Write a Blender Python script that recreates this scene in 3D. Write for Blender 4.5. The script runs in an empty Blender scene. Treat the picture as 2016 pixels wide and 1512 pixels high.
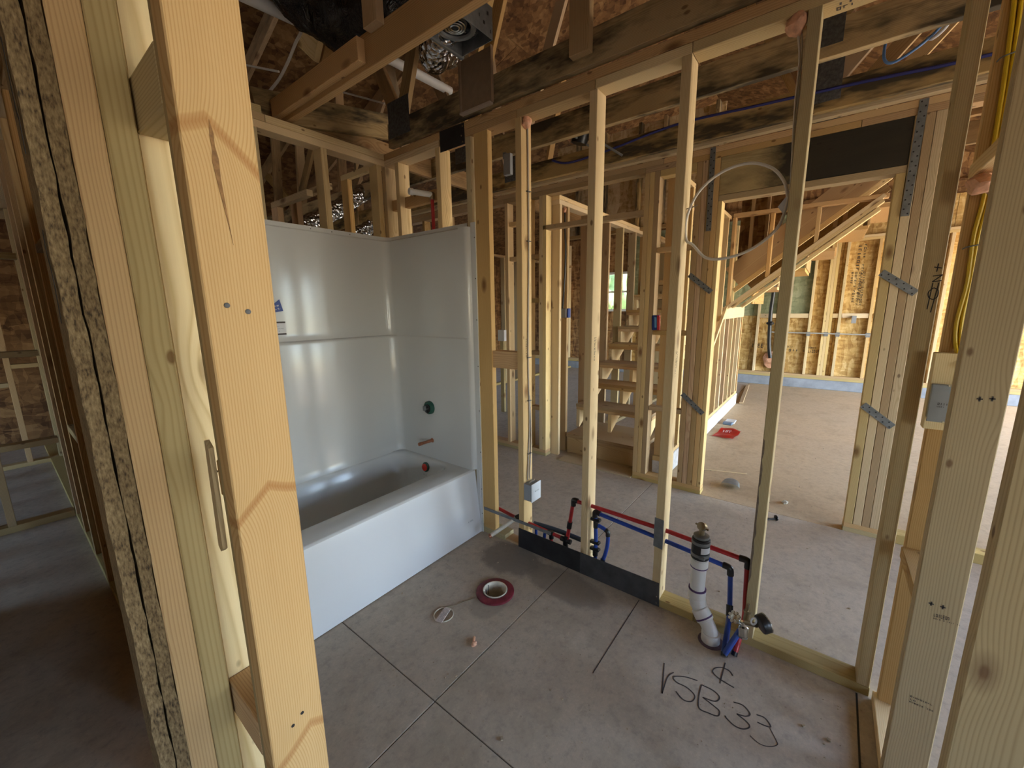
import bpy, bmesh, math, random
from mathutils import Vector, Matrix, Quaternion, noise
rnd = random.Random(7)
scene = bpy.context.scene
COL = scene.collection
R = math.radians

# ------------------------------------------------------------------ camera
cam_d = bpy.data.cameras.new('camera'); cam = bpy.data.objects.new('camera', cam_d); COL.objects.link(cam)
cam_d.sensor_width = 36.0; cam_d.lens = 794.0 * 36.0 / 2016.0; cam_d.clip_start = 0.02; cam_d.clip_end = 300
yaw, pitch, roll = 0.66076456, -0.18392452, -0.01274532
fwd = Vector((math.cos(pitch)*math.cos(yaw), math.cos(pitch)*math.sin(yaw), math.sin(pitch)))
rt0 = Vector((math.sin(yaw), -math.cos(yaw), 0)); up0 = rt0.cross(fwd)
rt = rt0*math.cos(roll) + up0*math.sin(roll); up = -rt0*math.sin(roll) + up0*math.cos(roll)
cam.matrix_world = Matrix(((rt.x, up.x, -fwd.x, -1.806), (rt.y, up.y, -fwd.y, -1.664), (rt.z, up.z, -fwd.z, 1.442), (0, 0, 0, 1)))
scene.camera = cam

# ------------------------------------------------------------------ sky, sun, exposure
world = bpy.data.worlds.new('world'); scene.world = world; world.use_nodes = True
wn = world.node_tree; bg = wn.nodes['Background']
sky = wn.nodes.new('ShaderNodeTexSky'); sky.sky_type = 'NISHITA'; sky.sun_disc = False
sky.sun_elevation = R(48); sky.sun_rotation = R(200); sky.air_density = 1.0; sky.dust_density = 0.8; sky.ozone_density = 1.0
wn.links.new(sky.outputs[0], bg.inputs[0]); bg.inputs[1].default_value = 1.0
sun_d = bpy.data.lights.new('sun', 'SUN'); sun_d.energy = 11.0; sun_d.angle = R(2); sun_d.color = (1, .93, .82)
sun = bpy.data.objects.new('sun', sun_d); COL.objects.link(sun)
sun.rotation_euler = (R(38), 0, R(25))
scene.view_settings.view_transform = 'Standard'; scene.view_settings.look = 'None'
scene.view_settings.gamma = 1; scene.view_settings.use_curve_mapping = False
scene.view_settings.exposure = 1.5
scene.cycles.max_bounces = 8; scene.cycles.diffuse_bounces = 5; scene.cycles.glossy_bounces = 3
scene.cycles.sample_clamp_indirect = 6; scene.cycles.use_denoising = True

# sky portals in the real openings of the outer walls (they only guide sampling of the sky)
def portal(x0, x1, y0, y1, z0, z1, direction):
    d = bpy.data.lights.new('sky_portal', 'AREA'); d.shape = 'RECTANGLE'; d.cycles.is_portal = True
    o = bpy.data.objects.new('sky_portal', d); COL.objects.link(o)
    o.location = ((x0+x1)/2, (y0+y1)/2, (z0+z1)/2)
    o.rotation_euler = Vector(direction).to_track_quat('-Z', 'Y').to_euler()
    if direction[1]: d.size = x1-x0; d.size_y = z1-z0
    else: d.size = z1-z0; d.size_y = y1-y0
PORTALS = True

# ------------------------------------------------------------------ node helpers
def mat_new(name):
    m = bpy.data.materials.new(name); m.use_nodes = True
    nt = m.node_tree; b = nt.nodes['Principled BSDF']
    return m, nt, b
def N(nt, t, **kw):
    n = nt.nodes.new(t)
    for k, v in kw.items(): setattr(n, k, v)
    return n
def setin(n, **kw):
    for k, v in kw.items(): n.inputs[k].default_value = v
def L(nt, a, b): nt.links.new(a, b)
def mth(nt, op, a, b=None, c=None, clamp=False):
    n = N(nt, 'ShaderNodeMath', operation=op); n.use_clamp = clamp
    for i, v in enumerate((a, b, c)):
        if v is None: continue
        if isinstance(v, (int, float)): n.inputs[i].default_value = v
        else: L(nt, v, n.inputs[i])
    return n.outputs[0]
def mixc(nt, fac, a, b, mode='MIX'):
    n = N(nt, 'ShaderNodeMix', data_type='RGBA', blend_type=mode)
    for s, v in ((n.inputs[0], fac), (n.inputs[6], a), (n.inputs[7], b)):
        if isinstance(v, (int, float)): s.default_value = v
        elif isinstance(v, tuple): s.default_value = (*v[:3], 1)
        else: L(nt, v, s)
    return n.outputs[2]
def ramp(nt, fac, stops, interp='LINEAR'):
    n = N(nt, 'ShaderNodeValToRGB'); cr = n.color_ramp; cr.interpolation = interp
    while len(cr.elements) < len(stops): cr.elements.new(.5)
    for e, (p, c) in zip(cr.elements, stops):
        e.position = p; e.color = (*c, 1) if len(c) == 3 else c
    L(nt, fac, n.inputs[0]); return n.outputs[0]
def vecscale(nt, v, s):
    n = N(nt, 'ShaderNodeVectorMath', operation='MULTIPLY'); L(nt, v, n.inputs[0]); n.inputs[1].default_value = s
    return n.outputs[0]
def vecadd(nt, a, b):
    n = N(nt, 'ShaderNodeVectorMath', operation='ADD'); L(nt, a, n.inputs[0]); L(nt, b, n.inputs[1]); return n.outputs[0]
def noise_t(nt, v, scale, detail=2, rough=.5, dist=0):
    n = N(nt, 'ShaderNodeTexNoise'); setin(n, Scale=scale, Detail=detail, Roughness=rough, Distortion=dist); L(nt, v, n.inputs['Vector'])
    return n.outputs['Fac']
def bump(nt, b, h, strength=.3, dist=.002):
    n = N(nt, 'ShaderNodeBump'); setin(n, Strength=strength, Distance=dist); L(nt, h, n.inputs['Height']); L(nt, n.outputs[0], b.inputs['Normal'])

def simple(name, col, rough=.5, metal=0., coat=0., var=.0, spec=.5, scale=30):
    m, nt, b = mat_new(name)
    setin(b, Roughness=rough, Metallic=metal); b.inputs['Coat Weight'].default_value = coat
    b.inputs['Specular IOR Level'].default_value = spec
    b.inputs['Base Color'].default_value = (*col, 1)
    if var:
        tc = N(nt, 'ShaderNodeTexCoord'); f = noise_t(nt, tc.outputs['Object'], scale, 4, .6)
        c = ramp(nt, f, [(.25, tuple(max(0, x*(1-var)) for x in col)), (.75, tuple(min(1, x*(1+var)) for x in col))])
        L(nt, c, b.inputs['Base Color'])
    return m

def wood(name, light, dark, freq=210, contrast=1., knots=1., knot_col=(.16, .07, .03), stain=0., stain_col=(.02, .018, .015), stain_lo=.5, tint=.14, rough=.72, spots=(), stain_scale=2.2, slopek=.012, wob=.7, pith=None, chevrons=(), band=None, soft=.10):
    """Sawn lumber: the board's length is its own Z; the ring pattern is cut from an off-centre tree, different for each board."""
    m, nt, b = mat_new(name)
    tc = N(nt, 'ShaderNodeTexCoord'); oi = N(nt, 'ShaderNodeObjectInfo'); rn = oi.outputs['Random']
    P = tc.outputs['Object']
    off = N(nt, 'ShaderNodeCombineXYZ')
    L(nt, mth(nt, 'MULTIPLY', rn, 13.7), off.inputs[0]); L(nt, mth(nt, 'MULTIPLY', rn, 29.3), off.inputs[1]); L(nt, mth(nt, 'MULTIPLY', rn, 91.1), off.inputs[2])
    Q = vecadd(nt, P, off.outputs[0])
    n1 = noise_t(nt, vecscale(nt, Q, (5, 5, 1.1)), 1.0, 2, .5)
    n2 = noise_t(nt, vecscale(nt, Q, (16, 16, 2.5)), 1.0, 1, .5)
    sx = N(nt, 'ShaderNodeSeparateXYZ'); L(nt, P, sx.inputs[0])
    r2 = mth(nt, 'FRACT', mth(nt, 'MULTIPLY', rn, 17.31)); r3 = mth(nt, 'FRACT', mth(nt, 'MULTIPLY', rn, 53.77))
    px = mth(nt, 'ADD', sx.outputs[0], pith[0] if pith else mth(nt, 'MULTIPLY_ADD', r2, .22, -.11))
    py = mth(nt, 'ADD', sx.outputs[1], pith[1] if pith else mth(nt, 'MULTIPLY_ADD', r3, .14, .02))
    rad = mth(nt, 'SQRT', mth(nt, 'ADD', mth(nt, 'MULTIPLY', px, px), mth(nt, 'MULTIPLY', py, py)))
    rad = mth(nt, 'ADD', rad, mth(nt, 'MULTIPLY_ADD', n1, .020*wob, -.010*wob))
    rad = mth(nt, 'ADD', rad, mth(nt, 'MULTIPLY_ADD', n2, .0044*wob, -.0022*wob))
    rad = mth(nt, 'ADD', rad, mth(nt, 'MULTIPLY', sx.outputs[2], mth(nt, 'MULTIPLY_ADD', r2, 2*slopek, -slopek)))
    kmask = None
    if knots:
        vo = N(nt, 'ShaderNodeTexVoronoi', feature='F1'); setin(vo, Scale=1.0, Randomness=1.0)
        L(nt, vecscale(nt, Q, (6.5, 6.5, 3.0)), vo.inputs['Vector'])
        d = vo.outputs['Distance']
        bulge = mth(nt, 'POWER', mth(nt, 'SUBTRACT', 1.0, mth(nt, 'MULTIPLY', d, 2.2, clamp=True), clamp=True), 2.0)
        rad = mth(nt, 'ADD', rad, mth(nt, 'MULTIPLY', bulge, .022*knots))
        kmask = ramp(nt, d, [(.05, (1, 1, 1)), (.085*knots+.02, (.55, .55, .55)), (.16, (0, 0, 0))])
    for (kx, ky, kz, s) in spots:     # large knots of this particular board
        vm = N(nt, 'ShaderNodeVectorMath', operation='DISTANCE')
        L(nt, vecscale(nt, P, (1, 1, .45)), vm.inputs[0]); vm.inputs[1].default_value = (kx, ky, kz*.45)
        dd = mth(nt, 'DIVIDE', vm.outputs['Value'], s)
        g = mth(nt, 'POWER', mth(nt, 'SUBTRACT', 1.0, mth(nt, 'MULTIPLY', dd, .5, clamp=True), clamp=True), 2.0)
        rad = mth(nt, 'ADD', rad, mth(nt, 'MULTIPLY', g, .012))
        km = ramp(nt, dd, [(.25, (.8, .8, .8)), (.5, (.35, .35, .35)), (.8, (0, 0, 0))])
        kmask = km if kmask is None else mth(nt, 'MAXIMUM', kmask, km)
    pin = None
    if knots:
        v2 = N(nt, 'ShaderNodeTexVoronoi', feature='F1'); setin(v2, Scale=1.0, Randomness=1.0); L(nt, vecscale(nt, Q, (12, 12, 6.5)), v2.inputs['Vector'])
        pin = ramp(nt, v2.outputs['Distance'], [(.06, (1, 1, 1)), (.10, (0, 0, 0))])
    streak = None
    for (cx, cz, sl_l, sl_r, w_) in chevrons:     # branch traces that run up to a point across the board
        dx = mth(nt, 'SUBTRACT', sx.outputs[0], cx); dxl = mth(nt, 'MAXIMUM', mth(nt, 'MULTIPLY', dx, -1.), 0.); dxr = mth(nt, 'MAXIMUM', dx, 0.)
        zz = mth(nt, 'ADD', mth(nt, 'SUBTRACT', sx.outputs[2], cz), mth(nt, 'ADD', mth(nt, 'MULTIPLY', dxl, sl_l), mth(nt, 'MULTIPLY', dxr, sl_r)))
        zz = mth(nt, 'ADD', zz, mth(nt, 'MULTIPLY_ADD', n2, .016, -.008))
        ad = mth(nt, 'DIVIDE', mth(nt, 'ABSOLUTE', zz), w_)
        rad = mth(nt, 'ADD', rad, mth(nt, 'MULTIPLY', mth(nt, 'POWER', mth(nt, 'SUBTRACT', 1., mth(nt, 'MULTIPLY', ad, .14, clamp=True), clamp=True), 2.), .011))
        sm = ramp(nt, ad, [(.1, (.75, .75, .75)), (.7, (.45, .45, .45)), (1.5, (0, 0, 0))])
        streak = sm if streak is None else mth(nt, 'MAXIMUM', streak, sm)
    saw = mth(nt, 'FRACT', mth(nt, 'MULTIPLY', rad, freq))
    ring = ramp(nt, saw, [(0, (.35, .35, .35)), (.12, (0, 0, 0)), (.55, (.12, .12, .12)), (.86, (1, 1, 1)), (1, (.35, .35, .35))])
    fib = noise_t(nt, vecscale(nt, Q, (260, 260, 5)), 1.0, 2, .6)
    blot = noise_t(nt, vecscale(nt, Q, (4, 4, 1.3)), 1.0, 3, .6)
    f = mth(nt, 'ADD', mth(nt, 'MULTIPLY', ring, .62*contrast), mth(nt, 'MULTIPLY_ADD', blot, .7, -.28))
    f = mth(nt, 'ADD', f, mth(nt, 'MULTIPLY_ADD', fib, .22, -.11), clamp=True)
    c = mixc(nt, f, light, dark)
    if kmask is not None: c = mixc(nt, mth(nt, 'MULTIPLY', kmask, .85), c, knot_col)
    if pin is not None: c = mixc(nt, mth(nt, 'MULTIPLY', pin, .75), c, tuple(x*.8 for x in knot_col))
    if streak is not None: c = mixc(nt, mth(nt, 'MULTIPLY', mth(nt, 'MULTIPLY', streak, .75), mth(nt, 'ADD', .45, blot)), c, (.32, .14, .06))
    if band:      # one end of the board blackened by mildew
        bz = mth(nt, 'ADD', sx.outputs[2], mth(nt, 'MULTIPLY_ADD', noise_t(nt, vecscale(nt, Q, (9, 9, 5)), 1., 4, .7), .30, -.15))
        c = mixc(nt, ramp(nt, mth(nt, 'MULTIPLY_ADD', bz, -1./band[1], band[0]/band[1]+.5), [(.1, (0, 0, 0)), (.9, (.95, .95, .95))]), c, (.020, .018, .016))
    if stain:
        s1 = noise_t(nt, vecscale(nt, Q, (3.5, 3.5, 1)), stain_scale, 4, .65)
        sf = ramp(nt, s1, [(stain_lo-soft, (0, 0, 0)), (stain_lo+soft*1.4, (1, 1, 1))])
        c = mixc(nt, mth(nt, 'MULTIPLY', sf, stain), c, stain_col)
    hsv = N(nt, 'ShaderNodeHueSaturation'); L(nt, c, hsv.inputs['Color'])
    L(nt, mth(nt, 'MULTIPLY_ADD', rn, 2*tint, 1-tint), hsv.inputs['Value'])
    L(nt, mth(nt, 'MULTIPLY_ADD', r3, .3, .85), hsv.inputs['Saturation'])
    L(nt, mth(nt, 'MULTIPLY_ADD', r2, .012, .497), hsv.inputs['Hue'])
    L(nt, hsv.outputs[0], b.inputs['Base Color'])
    setin(b, Roughness=rough); b.inputs['Specular IOR Level'].default_value = .25
    bump(nt, b, mth(nt, 'ADD', ring, fib), .12, .0012)
    return m

W_PALE = wood('lumber_pale', (.66, .49, .27), (.46, .30, .13))
W_CREAM = wood('lumber_cream', (.74, .58, .35), (.55, .37, .17), contrast=.8)
W_ORANGE = wood('lumber_orange', (.58, .38, .185), (.39, .215, .085))
W_BROWN = wood('lumber_brown', (.47, .315, .16), (.30, .175, .075))
W_GREY = wood('lumber_weathered', (.47, .365, .215), (.32, .23, .12))
W_DARK = wood('lumber_mildewed', (.47, .33, .165), (.31, .19, .08), stain=.92, stain_lo=.5, soft=.07, stain_col=(.035, .03, .024))
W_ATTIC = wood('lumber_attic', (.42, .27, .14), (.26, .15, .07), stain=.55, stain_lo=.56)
W_PT = wood('lumber_treated', (.47, .36, .17), (.33, .24, .10), contrast=.9)
W_JAMB = wood('lumber_jamb', (.62, .44, .255), (.42, .235, .105), freq=260, contrast=.8, wob=.6, slopek=.002, knots=.0, tint=.0, pith=(.21, .03), chevrons=((-.014, .492, .45, 1.0, .012), (.004, -.024, 1.05, .5, .010), (.021, -.495, .75, .6, .011)))
W_ROUGH = wood('lumber_rough', (.50, .375, .20), (.33, .225, .10), freq=190, knots=.6)
W_LVL = wood('header_stained', (.48, .35, .18), (.30, .205, .095), stain=.45, stain_lo=.55, band=(.17, .22), tint=.0)
W_KNOTTY = wood('lumber_knotty', (.78, .63, .41), (.52, .36, .18), freq=100, knots=1.4, contrast=.9, slopek=.04, wob=1.2)

def osb(name, cols, scale=18):
    m, nt, b = mat_new(name)
    tc = N(nt, 'ShaderNodeTexCoord'); oi = N(nt, 'ShaderNodeObjectInfo')
    off = N(nt, 'ShaderNodeCombineXYZ'); L(nt, mth(nt, 'MULTIPLY', oi.outputs['Random'], 37.), off.inputs[0]); L(nt, mth(nt, 'MULTIPLY', oi.outputs['Random'], 11.), off.inputs[2])
    P = vecadd(nt, tc.outputs['Object'], off.outputs[0])
    outs = []
    for ang, st, sc in ((.35, (1, 1, .22), scale), (-.6, (.3, .3, 1.), scale*1.2), (1.1, (1, 1, .3), scale*1.6)):
        mp = N(nt, 'ShaderNodeMapping'); mp.inputs['Rotation'].default_value = (ang, ang*.7, ang); mp.inputs['Scale'].default_value = st
        dn = N(nt, 'ShaderNodeTexNoise'); setin(dn, Scale=7., Detail=2.); L(nt, P, dn.inputs['Vector'])
        ad = N(nt, 'ShaderNodeVectorMath', operation='MULTIPLY_ADD'); L(nt, dn.outputs['Color'], ad.inputs[0]); ad.inputs[1].default_value = (.07, .07, .07); L(nt, P, ad.inputs[2])
        L(nt, ad.outputs[0], mp.inputs[0])
        vo = N(nt, 'ShaderNodeTexVoronoi'); setin(vo, Scale=sc); L(nt, mp.outputs[0], vo.inputs['Vector'])
        sp = N(nt, 'ShaderNodeSeparateColor'); L(nt, vo.outputs['Color'], sp.inputs[0]); outs.append((sp.outputs[0], vo.outputs['Distance']))
    f = mth(nt, 'ADD', mth(nt, 'MULTIPLY', outs[0][0], .45), mth(nt, 'ADD', mth(nt, 'MULTIPLY', outs[1][0], .35), mth(nt, 'MULTIPLY', outs[2][0], .2)))
    c = ramp(nt, f, [(.15, cols[0]), (.42, cols[1]), (.62, cols[2]), (.85, cols[3])])
    fine = noise_t(nt, P, 160, 3, .7)
    c = mixc(nt, .35, c, mixc(nt, fine, (.25, .25, .25), (1, 1, 1)), 'MULTIPLY')
    L(nt, c, b.inputs['Base Color']); setin(b, Roughness=.7); b.inputs['Specular IOR Level'].default_value = .25
    bump(nt, b, mth(nt, 'ADD', f, outs[0][1]), .25, .002)
    return m
OSB = osb('strand_board', ((.38, .21, .065), (.56, .355, .12), (.68, .46, .18), (.78, .58, .28)), scale=26)
OSB_DARK = osb('strand_board_dark', ((.13, .06, .025), (.27, .14, .055), (.38, .21, .085), (.48, .29, .13)))  # darker brown strand board
OSB_SHADED = osb('strand_board_shaded', ((.075, .032, .012), (.15, .072, .027), (.22, .115, .045), (.30, .17, .075)))  # shaded copy: dimness of attic and far left room put into the colour
OSB_GREEN = osb('strand_board_green_face', ((.22, .25, .14), (.30, .34, .21), (.37, .40, .25), (.46, .48, .32)))
m, nt, b = mat_new('strand_board_edge'); tc = N(nt, 'ShaderNodeTexCoord'); P_ = tc.outputs['Object']
f1 = noise_t(nt, vecscale(nt, P_, (330, 330, 95)), 1., 3, .6); f2 = noise_t(nt, vecscale(nt, P_, (60, 60, 20)), 1., 3, .6)
f = mth(nt, 'ADD', mth(nt, 'MULTIPLY', f1, .75), mth(nt, 'MULTIPLY', f2, .25))
L(nt, ramp(nt, f, [(.33, (.04, .026, .013)), (.46, (.17, .115, .056)), (.60, (.27, .195, .10)), (.72, (.38, .29, .165))]), b.inputs['Base Color']); setin(b, Roughness=.85); bump(nt, b, f, .6, .004); OSB_EDGE = m
OSB_LIT = osb('strand_board_lit', ((.50, .34, .16), (.72, .55, .31), (.80, .65, .40), (.86, .73, .50)), scale=26)  # lit copy: brightness of the gable put into the board colour

def concrete(name, base, warm, dark, dust=0., stains=(), grit=1.):
    m, nt, b = mat_new(name)
    ge = N(nt, 'ShaderNodeNewGeometry'); P = ge.outputs['Position']
    a = noise_t(nt, P, 1.3, 5, .6); a2 = noise_t(nt, P, 7, 5, .65); a3 = noise_t(nt, P, 90, 4, .7)
    c = mixc(nt, ramp(nt, a, [(.35, (0, 0, 0)), (.65, (1, 1, 1))]), base, warm)
    c = mixc(nt, mth(nt, 'MULTIPLY', ramp(nt, a2, [(.45, (0, 0, 0)), (.8, (1, 1, 1))]), .55), c, dark)
    c = mixc(nt, mth(nt, 'MULTIPLY', a3, .6), c, mixc(nt, ramp(nt, a3, [(.35, (0, 0, 0)), (.65, (1, 1, 1))]), dark, warm))
    a4 = noise_t(nt, P, 3.2, 6, .7, .4); c = mixc(nt, mth(nt, 'MULTIPLY', ramp(nt, a4, [(.50, (0, 0, 0)), (.66, (1, 1, 1))]), .7), c, tuple(x*.74 for x in warm))
    a5 = noise_t(nt, P, 24, 5, .75); c = mixc(nt, mth(nt, 'MULTIPLY', ramp(nt, a5, [(.50, (0, 0, 0)), (.72, (1, 1, 1))]), .6), c, tuple(x*.8 for x in dark))
    c = mixc(nt, mth(nt, 'MULTIPLY', ramp(nt, a5, [(.30, (1, 1, 1)), (.44, (0, 0, 0))]), .4), c, tuple(min(1, x*1.22) for x in warm))
    vo = N(nt, 'ShaderNodeTexVoronoi'); setin(vo, Scale=22.); L(nt, P, vo.inputs['Vector'])
    spk = ramp(nt, vo.outputs['Distance'], [(.05, (1, 1, 1)), (.11, (0, 0, 0))])
    c = mixc(nt, mth(nt, 'MULTIPLY', mth(nt, 'MULTIPLY', spk, ramp(nt, a2, [(.5, (0, 0, 0)), (.62, (1, 1, 1))])), .55*grit), c, tuple(x*.5 for x in dark))
    for (x, y, rx, ry, col, amt) in stains:
        mp = N(nt, 'ShaderNodeVectorMath', operation='MULTIPLY_ADD'); L(nt, P, mp.inputs[0]); mp.inputs[1].default_value = (1/rx, 1/ry, 0); mp.inputs[2].default_value = (-x/rx, -y/ry, 0)
        ln = N(nt, 'ShaderNodeVectorMath', operation='LENGTH'); L(nt, mp.outputs[0], ln.inputs[0])
        d = mth(nt, 'ADD', ln.outputs['Value'], mth(nt, 'MULTIPLY_ADD', a2, .9, -.45))
        d = mth(nt, 'ADD', d, mth(nt, 'MULTIPLY_ADD', a, .8, -.4))
        c = mixc(nt, mth(nt, 'MULTIPLY', ramp(nt, d, [(.78, (1, 1, 1)), (1.0, (0, 0, 0))]), amt), c, col)
    L(nt, c, b.inputs['Base Color']); setin(b, Roughness=.78); b.inputs['Specular IOR Level'].default_value = .3
    bump(nt, b, mth(nt, 'ADD', a3, mth(nt, 'MULTIPLY', a2, 2.)), .12, .002)
    return m
CONC = concrete('slab_concrete', (.47, .405, .33), (.52, .435, .33), (.335, .288, .235), stains=((-.12, -.33, .17, .22, (.19, .17, .15), .75), (-.13, -.68, .12, .26, (.21, .19, .165), .6), (-.47, -.47, .13, .09, (.24, .215, .18), .45)))
CONC_GARAGE = concrete('garage_concrete', (.50, .385, .25), (.55, .41, .25), (.40, .305, .195))
CURB = concrete('curb_concrete', (.52, .50, .48), (.60, .58, .55), (.36, .35, .34))
DIRT = concrete('yard_dirt', (.46, .38, .27), (.50, .41, .28), (.36, .29, .2))

GEL = simple('tub_gelcoat', (.60, .605, .595), rough=.13, coat=.0, spec=.5)
GEL_SKIRT = simple('tub_skirt', (.66, .67, .685), rough=.34, spec=.35)
m, nt, b = mat_new('tub_floor_dusty'); tc = N(nt, 'ShaderNodeTexCoord')
f = noise_t(nt, tc.outputs['Object'], 6, 4, .6)
L(nt, ramp(nt, f, [(.3, (.62, .60, .56)), (.75, (.46, .42, .35))]), b.inputs['Base Color']); setin(b, Roughness=.35); TUB_DUSTY = m
GALV = simple('galvanised_steel', (.20, .21, .215), rough=.5, metal=.5, var=.25, scale=25)
GALV_DARK = simple('dull_steel', (.085, .085, .088), rough=.5, metal=.5, var=.35, scale=12)
STEEL_BLACK = simple('black_nail_plate', (.028, .028, .03), rough=.45, metal=.3, var=.5, scale=9)
GUSSET = simple('truss_plate_steel', (.13, .135, .14), rough=.55, metal=.6, var=.5, scale=60)
CHROME = simple('chrome', (.55, .55, .52), rough=.2, metal=1.)
BRASS = simple('tarnished_brass', (.30, .24, .15), rough=.4, metal=.9)
COPPER = simple('copper', (.45, .20, .12), rough=.45, metal=.8, var=.3)
PVC = simple('white_pvc', (.80, .80, .78), rough=.3)
PVC_CREAM = simple('cream_pvc', (.62, .57, .46), rough=.4, var=.2)
PVC_GREY = simple('grey_plastic', (.36, .36, .34), rough=.5, var=.1)
PRIMER = simple('purple_primer', (.10, .05, .16), rough=.5)
RUBBER = simple('black_rubber', (.015, .015, .016), rough=.5)
PLASTIC_BLACK = simple('black_plastic', (.012, .012, .013), rough=.35)
FLEX = simple('black_duct_film', (.010, .010, .011), rough=.22, spec=.6)
BOX_GREY = simple('grey_box_plastic', (.26, .275, .29), rough=.5, var=.06)
BOX_LIGHT = simple('light_grey_cover', (.50, .52, .54), rough=.45)
PEX_RED = simple('red_pipe_plastic', (.42, .025, .03), rough=.35, var=.2)
PEX_BLUE = simple('blue_pipe_plastic', (.02, .06, .30), rough=.35, var=.2)
PEX_DARK = simple('dark_blue_pipe', (.03, .05, .075), rough=.4)
RED = simple('red_plastic', (.62, .035, .02), rough=.45)
RED_RING = simple('dark_red_ring', (.17, .018, .03), rough=.5, var=.5)
GREEN = simple('green_plastic', (.02, .09, .065), rough=.35)
FOAM = simple('orange_fire_foam', (.68, .36, .22), rough=.6, var=.3, scale=45)
YELLOW = simple('yellow_cable_sheath', (.68, .46, .02), rough=.4)
WHITE_CABLE = simple('white_cable_sheath', (.62, .58, .52), rough=.45)
GREY_CABLE = simple('grey_cable_sheath', (.30, .26, .22), rough=.5)
BLACK_CABLE = simple('black_cable_sheath', (.016, .016, .018), rough=.4)
BLUE_CABLE = simple('blue_cable_sheath', (.03, .035, .17), rough=.4)
CARD = simple('brown_cardboard', (.235, .155, .095), rough=.8, var=.12)
PAPER = simple('white_paper', (.68, .68, .70), rough=.6)
INK = simple('black_ink', (.012, .012, .014), rough=.6)
INK_SOFT = simple('worn_black_ink', (.055, .045, .045), rough=.7)
INK_GREY = simple('grey_ink', (.30, .31, .34), rough=.6)
LABEL_BLUE = simple('blue_print', (.02, .06, .28), rough=.5)
LABEL_RED = simple('red_print', (.48, .03, .03), rough=.5)
LABEL_CYAN = simple('light_blue_print', (.12, .32, .62), rough=.5)
DARK_GAP = simple('saw_cut', (.07, .06, .05), rough=.9)
WHITE_FRAME = simple('white_vinyl', (.70, .71, .72), rough=.4)
FASCIA = simple('outer_siding', (.36, .35, .33), rough=.7)
LEAF = simple('green_leaves', (.16, .25, .09), rough=.6, var=.6, scale=6)
BARK = simple('tree_bark', (.14, .10, .07), rough=.9, var=.4)
m, nt, b = mat_new('foil_duct'); tc = N(nt, 'ShaderNodeTexCoord')
setin(b, Metallic=1.0, Roughness=.2); b.inputs['Base Color'].default_value = (.58, .59, .63, 1)
vo = N(nt, 'ShaderNodeTexVoronoi'); setin(vo, Scale=38.); L(nt, tc.outputs['Object'], vo.inputs['Vector']); bump(nt, b, vo.outputs['Distance'], .9, .02); FOIL = m
m, nt, b = mat_new('black_film_crinkled'); tc = N(nt, 'ShaderNodeTexCoord')
setin(b, Roughness=.16); b.inputs['Base Color'].default_value = (.012, .012, .013, 1)
f = noise_t(nt, vecscale(nt, tc.outputs['Object'], (14, 14, 4)), 1., 5, .6, .8); bump(nt, b, f, 1.0, .09); FILM = m
m, nt, b = mat_new('window_glass'); setin(b, Roughness=.02); b.inputs['Transmission Weight'].default_value = 1.0; b.inputs['IOR'].default_value = 1.02; b.inputs['Base Color'].default_value = (.93, .97, .95, 1); GLASS = m

# ------------------------------------------------------------------ object helpers
def link(o, parent=None, label=None, cat=None, group=None, kind=None):
    COL.objects.link(o)
    if parent is not None:
        o.parent = parent
    for k, v in (('label', label), ('category', cat), ('group', group), ('kind', kind)):
        if v: o[k] = v
    return o
def ploc(parent):
    v = Vector((0, 0, 0))
    while parent is not None: v += parent.location; parent = parent.parent
    return v
def thing(name, loc, label, cat, group=None):
    o = bpy.data.objects.new(name, None); o.empty_display_size = .05; o.location = loc
    return link(o, None, label, cat, group)
def structure(name, loc=(0, 0, 0), label=None):
    o = bpy.data.objects.new(name, None); o.empty_display_size = .05; o.location = loc
    return link(o, None, label, None, None, 'structure')
_cache = {}
def box_mesh(dx, dy, dz, bev, mat):
    key = (round(dx, 4), round(dy, 4), round(dz, 4), bev, mat.name)
    if key in _cache: return _cache[key]
    me = bpy.data.meshes.new('board'); bm = bmesh.new(); bmesh.ops.create_cube(bm, size=1)
    bmesh.ops.scale(bm, vec=(dx, dy, dz), verts=bm.verts)
    bv = min(bev, .3*min(dx, dy, dz))
    if bv > .0003: bmesh.ops.bevel(bm, geom=bm.edges[:], offset=bv, segments=1, affect='EDGES', profile=.5)
    bm.to_mesh(me); bm.free(); me.materials.append(mat); _cache[key] = me
    return me
ROT = {'z': (0, 0, 0), 'x': (0, R(90), 0), 'y': (R(-90), 0, 0)}
def box(name, parent, x, y, z, mat, axis=None, bev=.002, label=None, cat=None, group=None, kind=None):
    dx, dy, dz = x[1]-x[0], y[1]-y[0], z[1]-z[0]
    if axis is None: axis = 'xyz'[max(range(3), key=lambda i: (dx, dy, dz)[i])]
    dims = {'z': (dx, dy, dz), 'x': (dz, dy, dx), 'y': (dx, dz, dy)}[axis]
    o = bpy.data.objects.new(name, box_mesh(*dims, bev, mat))
    o.location = Vector(((x[0]+x[1])/2, (y[0]+y[1])/2, (z[0]+z[1])/2)) - ploc(parent)
    o.rotation_euler = ROT[axis]
    return link(o, parent, label, cat, group, kind)
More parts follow.
